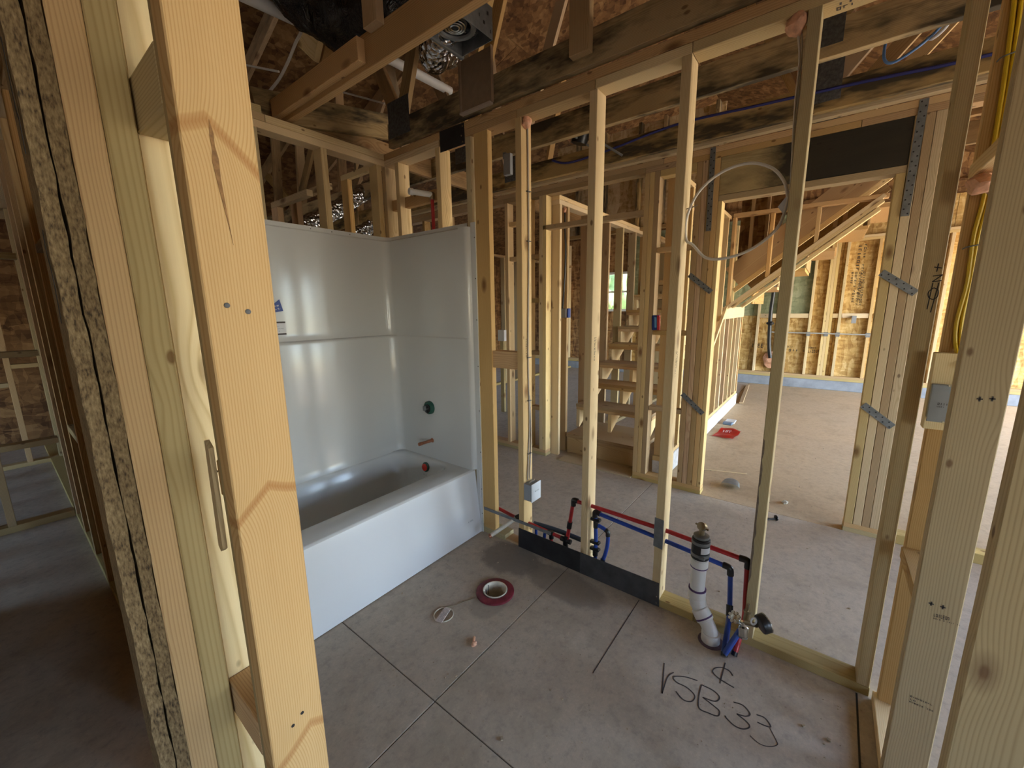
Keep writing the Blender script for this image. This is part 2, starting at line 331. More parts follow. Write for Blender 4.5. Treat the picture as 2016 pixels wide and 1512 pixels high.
def beam(name, parent, p0, p1, w, t, mat, side=(0, 0, 1), bev=.002, label=None, cat=None, group=None):
    """Straight board from p0 to p1 (centre line); w is its width towards side, t its thickness."""
    p0, p1 = Vector(p0), Vector(p1); z = (p1-p0); ln = z.length; z.normalize()
    x = Vector(side) - z*Vector(side).dot(z); x.normalize(); y = z.cross(x)
    o = bpy.data.objects.new(name, box_mesh(w, t, ln, bev, mat))
    M = Matrix((x, y, z)).transposed()
    o.rotation_euler = M.to_euler(); o.location = (p0+p1)/2 - ploc(parent)
    return link(o, parent, label, cat, group)
def mesh_obj(name, parent, bm, mat, smooth=True, org=(0, 0, 0), label=None, cat=None, group=None, kind=None):
    me = bpy.data.meshes.new(name); org = Vector(org)
    bmesh.ops.translate(bm, vec=-org, verts=bm.verts)
    bmesh.ops.recalc_face_normals(bm, faces=bm.faces)
    bm.to_mesh(me); bm.free()
    if smooth:
        for p in me.polygons: p.use_smooth = True
        if smooth != 'all': me.set_sharp_from_angle(angle=R(38))
    for mm in (mat if isinstance(mat, (list, tuple)) else [mat]): me.materials.append(mm)
    o = bpy.data.objects.new(name, me); o.location = org - ploc(parent)
    return link(o, parent, label, cat, group, kind)
def catmull(pts, n=6, closed=False):
    P = [Vector(p) for p in pts]; out = []
    m_ = len(P); rng = range(m_ if closed else m_-1)
    for i in rng:
        if closed: a, b_, c, d = P[(i-1) % m_], P[i], P[(i+1) % m_], P[(i+2) % m_]
        else: a, b_, c, d = P[max(i-1, 0)], P[i], P[i+1], P[min(i+2, m_-1)]
        for k in range(n):
            t = k/n
            out.append(.5*((2*b_) + (c-a)*t + (2*a-5*b_+4*c-d)*t*t + (3*b_-a-3*c+d)*t**3))
    if not closed: out.append(P[-1])
    return out
def bm_tube(bm, pts, r, seg=10, closed=False, flat=1.0, caps=True, rfun=None):
    P = [Vector(p) for p in pts]; n = len(P); rings = []
    t0 = (P[1]-P[0]).normalized(); ref = Vector((0, 0, 1)) if abs(t0.z) < .9 else Vector((1, 0, 0))
    x = (ref - t0*ref.dot(t0)).normalized()
    for i in range(n):
        if closed: t = (P[(i+1) % n]-P[i-1]).normalized()
        elif i == 0: t = (P[1]-P[0]).normalized()
        elif i == n-1: t = (P[-1]-P[-2]).normalized()
        else: t = (P[i+1]-P[i-1]).normalized()
        x = (x - t*x.dot(t)).normalized(); y = t.cross(x)
        rr = rfun(i/(n-1)) if rfun else r
        rings.append([bm.verts.new(P[i] + x*math.cos(2*math.pi*k/seg)*rr + y*math.sin(2*math.pi*k/seg)*rr*flat) for k in range(seg)])
    for i in range(n if closed else n-1):
        a, b_ = rings[i], rings[(i+1) % n]
        for k in range(seg): bm.faces.new((a[k], a[(k+1) % seg], b_[(k+1) % seg], b_[k]))
    if caps and not closed:
        bm.faces.new(rings[0][::-1]); bm.faces.new(rings[-1])
    return bm
def tube(name, parent, pts, r, mat, seg=10, n=6, smooth_path=True, closed=False, flat=1.0, rfun=None, **kw):
    bm = bmesh.new(); p = catmull(pts, n, closed) if smooth_path else pts
    bm_tube(bm, p, r, seg, closed, flat, rfun=rfun)
    c = sum((Vector(q) for q in p), Vector())/len(p)
    return mesh_obj(name, parent, bm, mat, org=kw.pop('org', c), **kw)
def bm_lathe(bm, prof, M=Matrix(), seg=24):
    """prof: (radius, height) pairs; turned about local Z and placed with M."""
    rings = []
    for (r, h) in prof:
        rings.append([bm.verts.new(M @ Vector((max(r, .0002)*math.cos(2*math.pi*k/seg), max(r, .0002)*math.sin(2*math.pi*k/seg), h))) for k in range(seg)])
    for a, b_ in zip(rings, rings[1:]):
        for k in range(seg): bm.faces.new((a[k], a[(k+1) % seg], b_[(k+1) % seg], b_[k]))
    bm.faces.new(rings[0][::-1]); bm.faces.new(rings[-1])
    return bm
def frame(org, z, x=None):
    z = Vector(z).normalized(); x = Vector(x) if x else (Vector((1, 0, 0)) if abs(z.x) < .9 else Vector((0, 1, 0)))
    x = (x - z*x.dot(z)).normalized(); y = z.cross(x)
    M = Matrix((x, y, z)).transposed().to_4x4(); M.translation = Vector(org); return M
def lathe(name, parent, prof, org, z, mat, seg=24, **kw):
    bm = bmesh.new(); bm_lathe(bm, prof, frame(org, z), seg)
    return mesh_obj(name, parent, bm, mat, org=org, **kw)
def blob(name, parent, c, r, mat, seed=0, amp=.35, freq=1.6, sub=3, **kw):
    bm = bmesh.new(); bmesh.ops.create_icosphere(bm, subdivisions=sub, radius=1)
    for v in bm.verts:
        d = 1 + amp*noise.noise(v.co*freq + Vector((seed*3.1, seed*1.7, seed)))
        v.co = Vector((v.co.x*r[0], v.co.y*r[1], v.co.z*r[2]))*d + Vector(c)
    return mesh_obj(name, parent, bm, mat, org=c, **kw)
def ribbons(name, parent, strokes, width, mat, to3, normal, thick=.0006, n=5, **kw):
    """Pen strokes as thin raised ribbons on a plane; to3 maps a stroke's 2D point to the plane."""
    bm = bmesh.new(); nv = Vector(normal)
    for s in strokes:
        pts = [to3(p) for p in s]
        pts = catmull(pts, n) if len(pts) > 2 else [Vector(p) for p in pts]
        prev = None
        for i, p in enumerate(pts):
            t = (pts[min(i+1, len(pts)-1)] - pts[max(i-1, 0)]).normalized(); sd = nv.cross(t)*width/2
            q = [bm.verts.new(p-sd), bm.verts.new(p+sd), bm.verts.new(p+sd+nv*thick), bm.verts.new(p-sd+nv*thick)]
            if prev:
                for k in range(4): bm.faces.new((prev[k], prev[(k+1) % 4], q[(k+1) % 4], q[k]))
            else: bm.faces.new(q[::-1])
            prev = q
        bm.faces.new(prev)
    return mesh_obj(name, parent, bm, mat, smooth=False, org=to3(strokes[0][0]), **kw)
def polyplate(name, parent, pts, normal, thick, mat, **kw):
    """Flat plate with the outline pts, extruded along normal."""
    bm = bmesh.new(); nv = Vector(normal)*thick
    a = [bm.verts.new(Vector(p)) for p in pts]; b_ = [bm.verts.new(Vector(p)+nv) for p in pts]
    bm.faces.new(a[::-1]); bm.faces.new(b_)
    for i in range(len(a)): j = (i+1) % len(a); bm.faces.new((a[i], a[j], b_[j], b_[i]))
    return mesh_obj(name, parent, bm, mat, smooth=False, org=pts[0], **kw)

# ================================================================== ground and floor slabs
box('ground', None, (-40, 40), (-40, 40), (-.5, -.16), DIRT, bev=0, kind='structure')
floor = structure('floor')
g = .0018
for (x0, x1, y0, y1) in ((-6, -.99, -5.5, -.645), (-6, -.99, -.645, 5.6), (-.99, 1.405, -5.5, -.645), (-.99, 1.405, -.645, 5.6), (1.405, 7.3, -.60, 5.6)):
    box('slab', floor, (x0+g, x1-g), (y0+g, y1-g), (-.15, 0), CONC, bev=.0015)
for (x0, x1, y0, y1) in ((1.405, 4.1, -5.5, -.60), (4.1, 7.3, -5.5, -.60)):
    box('garage_slab', floor, (x0+g, x1-g), (y0+g, y1-g), (-.15, 0), CONC_GARAGE, bev=.0015, label='sandy tan garage slab')
box('joint_fill', floor, (-6, 7.3), (-5.5, 5.6), (-.155, -.004), DARK_GAP, bev=0)
# open hole through the slab for the toilet drain
bm = bmesh.new(); bmesh.ops.create_cone(bm, cap_ends=True, segments=40, radius1=.0615, radius2=.0615, depth=.5)
cut = mesh_obj('cutter', None, bm, CONC, org=(0, 0, 0)); cut.location = (-.402, -.445, 0)
for o in [c for c in floor.children if c.name.startswith('joint_fill') or (c.name.startswith('slab') and abs(c.location.x-.2075) < .3 and c.location.y > 0)]:
    md = o.modifiers.new('drain_hole', 'BOOLEAN'); md.operation = 'DIFFERENCE'; md.object = cut; md.solver = 'EXACT'
    bpy.context.view_layer.update(); ev = o.evaluated_get(bpy.context.evaluated_depsgraph_get())
    me = bpy.data.meshes.new_from_object(ev); o.modifiers.clear(); o.data = me
bpy.data.objects.remove(cut)
# hand writing in marker on the slab
fl = lambda p: Vector((p[0], p[1], .0004))
ribbons('marker_writing', floor, [
    [(-.308, -1.275), (-.448, -1.311)], [(-.448, -1.311), (-.366, -1.306), (-.329, -1.319)],
    [(-.311, -1.404), (-.323, -1.36), (-.35, -1.325), (-.367, -1.341), (-.366, -1.378), (-.383, -1.411), (-.414, -1.408), (-.426, -1.382), (-.408, -1.35)],
    [(-.32, -1.421), (-.373, -1.424), (-.424, -1.436), (-.424, -1.467), (-.416, -1.496), (-.393, -1.498), (-.383, -1.475), (-.372, -1.437)],
    [(-.372, -1.437), (-.362, -1.477), (-.334, -1.487), (-.319, -1.462), (-.32, -1.421)],
    [(-.324, -1.532), (-.317, -1.562), (-.337, -1.587), (-.357, -1.576), (-.366, -1.55)], [(-.366, -1.55), (-.376, -1.58), (-.39, -1.593), (-.412, -1.577), (-.418, -1.551), (-.406, -1.524), (-.398, -1.518)],
    [(-.327, -1.606), (-.323, -1.631), (-.345, -1.651), (-.354, -1.634), (-.356, -1.612)],
    [(-.203, -1.51), (-.187, -1.493), (-.19, -1.467), (-.209, -1.446), (-.231, -1.442), (-.246, -1.459), (-.254, -1.49), (-.258, -1.523)],
    [(-.156, -1.474), (-.271, -1.476)]], .0043, INK_SOFT, fl, (0, 0, 1), label='VSB 33 and a centre line mark in black marker')
ribbons('marker_tail', floor, [[(-.353, -1.649), (-.388, -1.671), (-.402, -1.675), (-.424, -1.656), (-.434, -1.628), (-.423, -1.598)]], .0024, INK_SOFT, fl, (0, 0, 1))
ribbons('layout_line', floor, [[(-.012, -1.059), (-.527, -1.062)]], .0035, INK_SOFT, fl, (0, 0, 1), label='short black pencil line')
ribbons('layout_line', floor, [[(-.006, -1.893), (-.34, -1.889)]], .006, INK, fl, (0, 0, 1), label='black marker line along the wall')
# loose grit and sawdust crumbs
bm = bmesh.new()
for i in range(620):
    if i < 430: x, y = rnd.uniform(-1.1, .0), rnd.uniform(-1.9, -.05)
    else: x, y = rnd.uniform(.1, 3.4), rnd.uniform(-1.9, -.7)
    s = rnd.uniform(.0012, .0035) if i % 11 else rnd.uniform(.004, .009)
    M = Matrix.Translation((x, y, s*.4)) @ Matrix.Rotation(rnd.uniform(0, 6), 4, 'Z') @ Matrix.Diagonal((s*rnd.uniform(.6, 1.6), s*rnd.uniform(.6, 1.2), s*.6, 1))
    bmesh.ops.create_cube(bm, size=1, matrix=M)
mesh_obj('sawdust', floor, bm, simple('grit_crumbs', (.40, .32, .22), rough=.9, var=.4), smooth=False, kind='stuff')

# ================================================================== bathroom front wall (plumbing wall)
wf = structure('wall_front', (0, -.9, 0))
T, D = .038, .089
def studs_y(w, ys, x0, x1, z0, z1, mats, name='stud'):
    for i, y in enumerate(ys): box(name, w, (x0, x1), (y, y+T), (z0, z1), mats[i % len(mats)], 'z')
def studs_x(w, xs, y0, y1, z0, z1, mats, name='stud'):
    for i, x in enumerate(xs): box(name, w, (x, x+T), (y0, y1), (z0, z1), mats[i % len(mats)], 'z')
box('stud', wf, (0, T), (-.112, -.012), (.038, 2.393), W_ORANGE, 'z', label='flat orange stud beside the tub')
for y, mm in ((-.338, W_PALE), (-.758, W_CREAM), (-1.152, W_PALE), (-1.548, W_GREY), (-1.926, W_GREY)):
    box('stud', wf, (0, D), (y, y+T), (.038, 2.393), mm, 'z')
for y, mm in ((.265, W_PALE), (.014, W_GREY), (.66, W_PALE), (.80, W_PALE)):
    box('stud', wf, (0, D), (y, y+T), (.038, 2.393), mm, 'z')
box('bottom_plate', wf, (0, D), (-.19, .889), (0, .038), W_PT, 'y'); box('bottom_plate', wf, (0, D), (-1.31, -.30), (0, .038), W_PT, 'y')
box('bottom_plate', wf, (0, D), (-1.928, -1.312), (0, .038), W_PT, 'y')
for (y0, y1, mm) in ((.267, .889, W_PALE), (-.31, .265, W_BROWN), (-.745, -.312, W_BROWN), (-1.15, -.747, W_PALE), (-2.03, -1.152, W_PALE)):
    box('top_plate', wf, (0, D), (y0, y1), (2.393, 2.431), mm, 'y')
box('top_plate', wf, (-.002, D), (-2.03, .889), (2.432, 2.470), W_ORANGE, 'y')
box('block', wf, (.01, .085), (-.300, -.074), (1.10, 1.20), W_ORANGE, 'y', label='short orange block between studs')
box('block', wf, (.04, .078), (.303, .80), (2.118, 2.185), W_ORANGE, 'y', label='block that carries the shower pipe')
# nail plates and straps on the wall
o = polyplate('nail_plate', wf, [(-.001, .253, 2.471), (-.001, .054, 2.468), (-.001, .052, 2.357), (-.001, .252, 2.357)], (-1, 0, 0), .003, STEEL_BLACK, label='black steel plate over the top plates')
for yy, zz in ((.065, 2.452), (.066, 2.372), (.075, 2.405)):
    lathe('screw', o, [(.005, 0), (.004, .0025), (.001, .003)], (-.0045, yy, zz), (-1, 0, 0), CHROME, 8)
o = polyplate('nail_plate', wf, [(-.001, -.30, .128), (-.001, -.728, .126), (-.001, -.728, .003), (-.001, -.297, .003)], (-1, 0, 0), .003, STEEL_BLACK, label='long black steel plate at floor, tub half')
o = polyplate('nail_plate', wf, [(-.002, -.722, .127), (-.002, -1.149, .128), (-.002, -1.155, .003), (-.002, -.722, .003)], (-1, 0, 0), .003, GALV_DARK, label='long black steel plate at floor, far half')
for zz in (.02, .055): lathe('screw', o, [(.004, 0), (.003, .002), (.001, .0026)], (-.0055, -1.141, zz), (-1, 0, 0), CHROME, 8)
o = polyplate('nail_plate', wf, [(-.001, -1.110, .462), (-.001, -1.153, .458), (-.001, -1.153, .308), (-.001, -1.110, .315)], (-1, 0, 0), .002, GALV, label='small galvanised guard plate on stud')
box('pipe_rail', wf, (-.006, -.001), (-.53, -.02), (.162, .182), GALV, 'y', bev=.001, label='thin galvanised bracket rail')
box('plate_debris', wf, (.005, .08), (-.30, -.19), (.0, .014), W_BROWN, 'y', label='broken splinter in the plate notch')
bk = [(-1.5105, .93), (-1.5165, .92), (-1.518, .87), (-1.5135, .84), (-1.519, .80), (-1.5175, .74), (-1.5125, .72), (-1.5185, .66), (-1.517, .58), (-1.5205, .52), (-1.515, .49), (-1.5195, .44), (-1.5165, .38), (-1.519, .33), (-1.5135, .30), (-1.5105, .29)]
polyplate('bark_edge', wf, [(-.0003, y, z) for y, z in bk], (-1, 0, 0), .0012, BARK, label='strip of dark bark left on the stud edge')
# staples and a marker note on the corner stud
ribbons('marker_note', wf, [[(-1.905, 1.552), (-1.922, 1.548)], [(-1.913, 1.562), (-1.912, 1.538)], [(-1.905, 1.525), (-1.926, 1.528)], [(-1.926, 1.528), (-1.906, 1.508)], [(-1.906, 1.508), (-1.926, 1.511)]], .0028, INK, lambda p: Vector((-.0005, p[0], p[1])), (-1, 0, 0), label='+N in black marker')
ribbons('marker_note', wf, [[(-1.912, 1.49), (-1.902, 1.478), (-1.904, 1.462), (-1.914, 1.455), (-1.923, 1.464), (-1.922, 1.482), (-1.912, 1.49)], [(-1.908, 1.505), (-1.905, 1.425)], [(-1.921, 1.505), (-1.914, 1.415)]], .0025, INK, lambda p: Vector((-.0005, p[0], p[1])), (-1, 0, 0), label='crossed circle in black marker')
# lumber stamps on the sunlit stud faces
def stamp(parent, org, u, v, normal, rows, mat=INK_SOFT, gap=.25):
    bm = bmesh.new(); o_, u, v, nv = Vector(org), Vector(u), Vector(v), Vector(normal)
    for (r0, h, length, n) in rows:
        w = length/n
        for k in range(n):
            if rnd.random() < .08: continue
            ww, hh = w*(1-gap), h*rnd.uniform(.65, 1)
            c = o_ + u*(w*(k+.5)) + v*(r0 + h/2)
            form = rnd.choice('|OEL')
            segs = {'|': [(0, 0, .3, 1)], 'O': [(-.35, 0, .25, 1), (.35, 0, .25, 1), (0, .4, .7, .2), (0, -.4, .7, .2)], 'E': [(-.35, 0, .25, 1), (0, .4, .8, .2), (0, 0, .7, .2), (0, -.4, .8, .2)], 'L': [(-.3, 0, .25, 1), (.05, -.4, .8, .2)]}[form]
            for (a, b_, sw, sh) in segs:
                cc = c + u*(a*ww) + v*(b_*hh)
                q = [cc + u*(sx*sw*ww/2) + v*(sy*sh*hh/2) + nv*.0005 for sx, sy in ((-1, -1), (1, -1), (1, 1), (-1, 1))]
                bm.faces.new([bm.verts.new(p) for p in q])
    return mesh_obj('lumber_stamp', parent, bm, mat, smooth=False, org=org, kind='stuff')
for yb, zz in ((-.333, 1.28), (-.753, 1.3), (-1.147, 1.25)):
    stamp(wf, (.028, yb-.0055, zz), (0, 0, -1), (1, 0, 0), (0, -1, 0), [(0, .010, .12, 9), (.014, .008, .08, 8)])
stamp(wf, (.02, -1.58, 2.3925), (0, -1, 0), (1, 0, 0), (0, 0, -1), [(0, .02, .05, 2), (.025, .02, .05, 3)])

# ================================================================== tub alcove back wall and left partition
wb = structure('wall_back', (-.8, .8, 0))
studs_x(wb, (-1.52, -1.20, -.82, -.443, -.066), .80, .889, .038, 2.393, (W_PALE, W_CREAM, W_GREY, W_PALE, W_PALE))
box('bottom_plate', wb, (-1.524, 0), (.80, .889), (0, .038), W_PT, 'x')
box('top_plate', wb, (-1.524, -.002), (.80, .889), (2.393, 2.431), W_PALE, 'x')
box('top_plate', wb, (-.735, -.002), (.80, .889), (2.432, 2.470), W_CREAM, 'x'); box('top_plate', wb, (-1.613, -.737), (.80, .889), (2.432, 2.470), W_ORANGE, 'x')
box('block', wb, (-1.15, -.745), (.81, .885), (2.47, 2.51), W_GREY, 'x')
for (x, zt) in ((.037, 2.418), (-.36, 2.195), (-.49, 2.128)):
    box('cripple', wb, (x-.016, x+.022), (1.30, 1.389), (.1, zt), W_ORANGE, 'z')
    box('lookout', wb, (x-.016, x+.022), (.89, 1.389), (zt, zt+.038), W_PALE, 'y')
box('bottom_plate', wb, (-1.5, .2), (1.30, 1.389), (0, .1), W_PT, 'x')

wl = structure('wall_left', (-1.57, .8, 0))
studs_y(wl, (-.367, .03, .404, .81, 1.22, 1.63, 2.04, 2.44), -1.613, -1.524, .038, 2.393, (W_ORANGE, W_BROWN, W_BROWN, W_BROWN))
box('bottom_plate', wl, (-1.613, -1.524), (-.994, 5.0), (0, .038), W_PT, 'y')
box('top_plate', wl, (-1.613, -1.524), (-1.0, 5.0), (2.393, 2.431), W_PALE, 'y'); box('top_plate', wl, (-1.613, -1.524), (-2.0, 5.0), (2.432, 2.470), W_PALE, 'y')
for y0, y1, z in ((.442, .81, 1.66), (.442, .81, .70), (.848, 1.22, 1.72), (1.258, 1.63, .8)):
    box('block', wl, (-1.613, -1.524), (y0, y1), (z, z+T), W_GREY, 'y')
# the doorway the camera stands in: near jamb stud, ladder blocks and the stud behind
box('door_stud', wl, (-1.62, -1.531), (-.994, -.956), (0.002, 2.40), W_JAMB, 'z', label='big golden door stud with nail holes and a long split')
jm = [o for o in bpy.data.objects if o.name == 'door_stud'][0]
box('door_stud', wl, (-1.613, -1.524), (-.955, -.918), (.038, 2.393), W_GREY, 'z', label='grey stud nailed behind the golden door stud')
box('ladder_stud', wl, (-1.613, -1.524), (-.768, -.730), (.038, 2.393), W_KNOTTY, 'z', label='pale stud with knots seen through the narrow gap')
box('ladder_block', wl, (-1.613, -1.524), (-.917, -.769), (1.722, 1.80), W_GREY, 'y'); box('ladder_block', wl, (-1.613, -1.524), (-.917, -.769), (.63, .706), W_ORANGE, 'y')
for (x, z) in ((-1.5945, 1.452), (-1.569, 1.443)):
    lathe('nail_head', wl, [(.0038, 0), (.0038, .0008), (.003, .0012)], (x, -.9942, z), (0, -1, 0), GALV_DARK, 10)
for (x, z) in ((-1.583, .728), (-1.566, .739)):
    lathe('nail_head', wl, [(.003, 0), (.003, .0006)], (x, -.9942, z), (0, -1, 0), INK, 10)
# long resin split in the golden stud
cr = [(-1.5855, 1.692), (-1.5875, 1.672), (-1.5865, 1.655), (-1.5885, 1.64), (-1.5865, 1.622), (-1.584, 1.60), (-1.580, 1.568), (-1.5765, 1.535), (-1.5785, 1.568), (-1.580, 1.60), (-1.581, 1.622), (-1.5805, 1.645), (-1.583, 1.66), (-1.5825, 1.675)]
polyplate('wood_split', wl, [(x, -.9941, z) for x, z in cr], (0, -1, 0), .0006, simple('split_pitch', (.26, .135, .05), rough=.8, var=.5, scale=60), label='dark resin split in the golden stud')
tube('bent_nail', wl, [(-1.612, -.905, 1.19), (-1.618, -.90, 1.175), (-1.6175, -.897, 1.158)], .0018, CHROME, 6)
# a split shim hanging on the stud side and a rounded wood scrap
polyplate('wood_shim', wl, [(-1.617, -.925, 1.235), (-1.617, -.909, 1.245), (-1.617, -.897, 1.06), (-1.617, -.906, 1.052), (-1.617, -.917, 1.06)], (-1, 0, 0), .007, W_GREY, label='grey split shim tacked to the stud edge')
box('wood_scrap', wl, (-1.60, -1.545), (-.915, -.85), (1.12, 1.205), W_BROWN, 'z', bev=.012, label='dark scrap block in the gap')

# doubled studs and two strand board strips that end the cross wall beside the doorway
we = structure('wall_side', (-1.675, -.75, 0))
box('end_stud', we, (-1.6935, -1.6555), (-.79, -.701), (0, 2.43), W_ORANGE, 'z', label='orange stud of the doubled pair')
box('end_stud', we, (-1.6548, -1.6168), (-.79, -.701), (0, 2.43), W_GREY, 'z', label='grey green stud of the doubled pair')
def rough_strip(name, x0, x1, mat, label):
    bm = bmesh.new(); n = 90; rows = []
    for i in range(n+1):
        z = 2.45*i/n; w0, w1 = rnd.uniform(-.0012, .0012), rnd.uniform(-.0014, .0014); f = rnd.uniform(0, .004)
        rows.append([bm.verts.new(p) for p in ((x0+w0, -.79+f, z), (x1+w1, -.79+f*.6, z), (x1, -.70, z), (x0, -.70, z))])
    for a, b_ in zip(rows, rows[1:]):
        for k in range(4): bm.faces.new((a[k], a[(k+1) % 4], b_[(k+1) % 4], b_[k]))
    bm.faces.new(rows[0][::-1]); bm.faces.new(rows[-1])
    mesh_obj(name, we, bm, mat, smooth=False, org=(x0, -.75, 1.2), label=label)
rough_strip('sheathing_strip', -1.7345, -1.7150, OSB_EDGE, 'strand board strip, rough edge out, outer layer')
rough_strip('sheathing_strip', -1.7125, -1.6945, OSB_EDGE, 'strand board strip, rough edge out, inner layer')
ribbons('marker_note', we, [[(-.772, 1.92), (-.775, 1.88), (-.765, 1.86)], [(-.77, 1.80), (-.765, 1.72), (-.776, 1.70), (-.768, 1.66)], [(-.772, 1.56), (-.764, 1.53), (-.776, 1.50), (-.77, 1.46), (-.76, 1.43)]], .006, INK, lambda p: Vector((-1.7362, p[0], p[1])), (-1, 0, 0), label='black marker scrawl on strand board')
box('top_plate', we, (-1.7345, -1.6168), (-.79, -.701), (2.432, 2.470), W_PALE, 'x')

# ================================================================== room to the left
wr = structure('wall_left_room', (-2.5, 2.53, 0))
box('bottom_plate', wr, (-2.146, -1.615), (2.53, 2.62), (0, .045), W_PT, 'x')
studs_x(wr, (-1.92, -2.14), 2.53, 2.62, .045, 2.393, (W_GREY, W_BROWN))
for z in (.557, 1.17, 1.80):
    for i, x in enumerate((-1.92, -2.14)):
        x1 = -1.615 if i == 0 else -1.92
        box('block', wr, (x+T, x1), (2.53, 2.62), (z, z+T), W_GREY, 'x')
box('top_plate', wr, (-2.146, -1.615), (2.53, 2.62), (2.393, 2.431), W_BROWN, 'x')
wr2 = structure('wall_left_far', (-2.5, 4.35, 0))
box('bottom_plate', wr2, (-2.146, -1.40), (4.33, 4.42), (0, .038), W_PT, 'x')
studs_x(wr2, (-1.76, -1.55, -2.1), 4.33, 4.42, .038, 2.393, (W_BROWN, W_GREY))
box('block', wr2, (-2.06, -1.76), (4.33, 4.42), (.78, .78+T), W_GREY, 'x'); box('block', wr2, (-1.722, -1.55), (4.33, 4.42), (.95, .95+T), W_GREY, 'x')
box('top_plate', wr2, (-2.146, -1.40), (4.33, 4.42), (2.393, 2.431), W_BROWN, 'x')

wr3 = structure('wall_left_light_blocker', (-2.15, 1.5, 0))  # added unseen wall that keeps daylight out of the left room
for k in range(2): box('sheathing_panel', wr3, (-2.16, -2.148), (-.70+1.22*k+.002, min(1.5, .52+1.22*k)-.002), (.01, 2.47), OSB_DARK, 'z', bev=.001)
studs_y(wr3, (-.69, -.2, .2, .6, 1.0, 1.4, 1.8, 2.2, 2.7, 3.1, 3.5, 3.9), -2.25, -2.161, .0, 2.47, (W_BROWN,))

# ================================================================== right wall of the bathroom
wg = structure('wall_right', (-.4, -1.98, 0))
box('stud', wg, (-.040, -.002), (-2.03, -1.946), (.038, 2.393), W_ORANGE, 'z', label='orange stud behind the yellow cable')
box('stud', wg, (-.357, -.319), (-2.02, -1.931), (.038, 2.393), W_GREY, 'z', label='weathered stud with two rows of stamps')
box('stud', wg, (-.802, -.764), (-2.02, -1.931), (.038, 2.393), W_ROUGH, 'z', label='rough sawn stud nearest the doorway')
box('stud', wg, (-1.25, -1.212), (-2.02, -1.931), (.038, 2.393), W_GREY, 'z')
box('bottom_plate', wg, (-1.6, -.002), (-2.025, -1.935), (0, .038), W_CREAM, 'x')
box('top_plate', wg, (-1.6, -.002), (-2.02, -1.931), (2.393, 2.431), W_PALE, 'x'); box('top_plate', wg, (-1.6, -.002), (-2.02, -1.931), (2.432, 2.470), W_PALE, 'x')
box('block', wg, (-.318, -.041), (-2.022, -1.936), (1.785, 1.823), W_CREAM, 'x', label='flat block with orange foam below'); box('block', wg, (-.318, -.041), (-2.022, -1.936), (.607, .645), W_ORANGE, 'x', label='low flat block')
box('block', wg, (-.079, -.041), (-2.025, -1.929), (1.063, 1.297), W_CREAM, 'z', label='upright block behind the grey box')
stamp(wg, (-.3572, -1.972, .603), (0, -1, .08), (0, .08, 1), (-1, 0, 0), [(0, .004, .05, 14), (.006, .012, .03, 7)])
stamp(wg, (-.3572, -1.958, .325), (0, -1, .0), (0, 0, 1), (-1, 0, 0), [(0, .005, .05, 10), (.008, .006, .02, 3), (.018, .005, .045, 9)])
for (y, z) in ((-1.963, .645), (-1.985, .645), (-1.975, 1.213), (-1.995, 1.216)):
    ribbons('stamp_mark', wg, [[(y, z+.006), (y, z-.006)], [(y+.005, z), (y-.005, z)]], .0032, INK_SOFT, lambda p: Vector((-.3572, p[0], p[1])), (-1, 0, 0))

# ================================================================== hall wall and its openings
wh = structure('wall_hall', (1.45, -.9, 0)); X0, X1 = 1.40, 1.489
def ply(ys, z0, z1, mats, x=(X0, X1)):
    for i, (a, b_) in enumerate(zip(ys, ys[1:])): box('stud', wh, x, (min(a, b_)+.0008, max(a, b_)-.0008), (z0, z1), mats[i % len(mats)], 'z')
ply((-.466, -.504, -.541, -.580), .06, 2.43, (W_PALE, W_PALE, W_BROWN))
ply((-.833, -.871, -.908, -.946, -.984), .06, 2.43, (W_BROWN, W_ORANGE, W_BROWN, W_ORANGE)); ply((-.984, -1.012), .06, 2.15, (W_PALE,))
for z in (.618, 1.228, 1.85): box('block', wh, (X0, X0+.06), (-.832, -.581), (z, z+.036), W_BROWN, 'y')
box('block', wh, (X0, X1), (-.832, -.581), (2.385, 2.43), W_PALE, 'y')
for (y0, y1) in ((-1.014, -.466), (-2.06, -1.876), (.416, 2.4)):
    box('bottom_plate', wh, (X0, X1), (y0, y1), (0, .030), W_PT, 'y'); box('bottom_plate', wh, (X0, X1), (y0+.002, y1-.002), (.030, .060), W_ORANGE, 'y')
ply((-1.878, -1.921), .06, 2.15, (W_PALE,)); ply((-1.922, -1.964, -2.003, -2.045), .06, 2.43, (W_PALE, W_BROWN, W_PALE))
box('header_plate', wh, (X0, X1), (-1.92, -.985), (2.150, 2.188), W_GREY, 'y')
box('header', wh, (X0, X0+.044), (-1.92, -.985), (2.190, 2.430), W_LVL, 'y', label='header blackened by mildew towards the right')
box('header', wh, (X0+.0455, X1), (-1.92, -.985), (2.190, 2.430), W_ORANGE, 'y')
for (y0, y1, mm) in ((-1.70, -.74, W_ORANGE), (-3.4, -1.702, W_ORANGE), (-.738, -.47, W_BROWN), (-.468, .9, W_BROWN), (.902, 2.4, W_BROWN)): box('top_plate', wh, (X0, X1), (y0, y1), (2.431, 2.468), mm, 'y')
for (y0, y1, mm) in ((-1.44, -.60, W_ORANGE), (-3.4, -1.442, W_ORANGE), (-.598, 1.3, W_BROWN), (1.302, 2.4, W_BROWN)): box('top_plate', wh, (X0, X1), (y0, y1), (2.469, 2.506), mm, 'y')
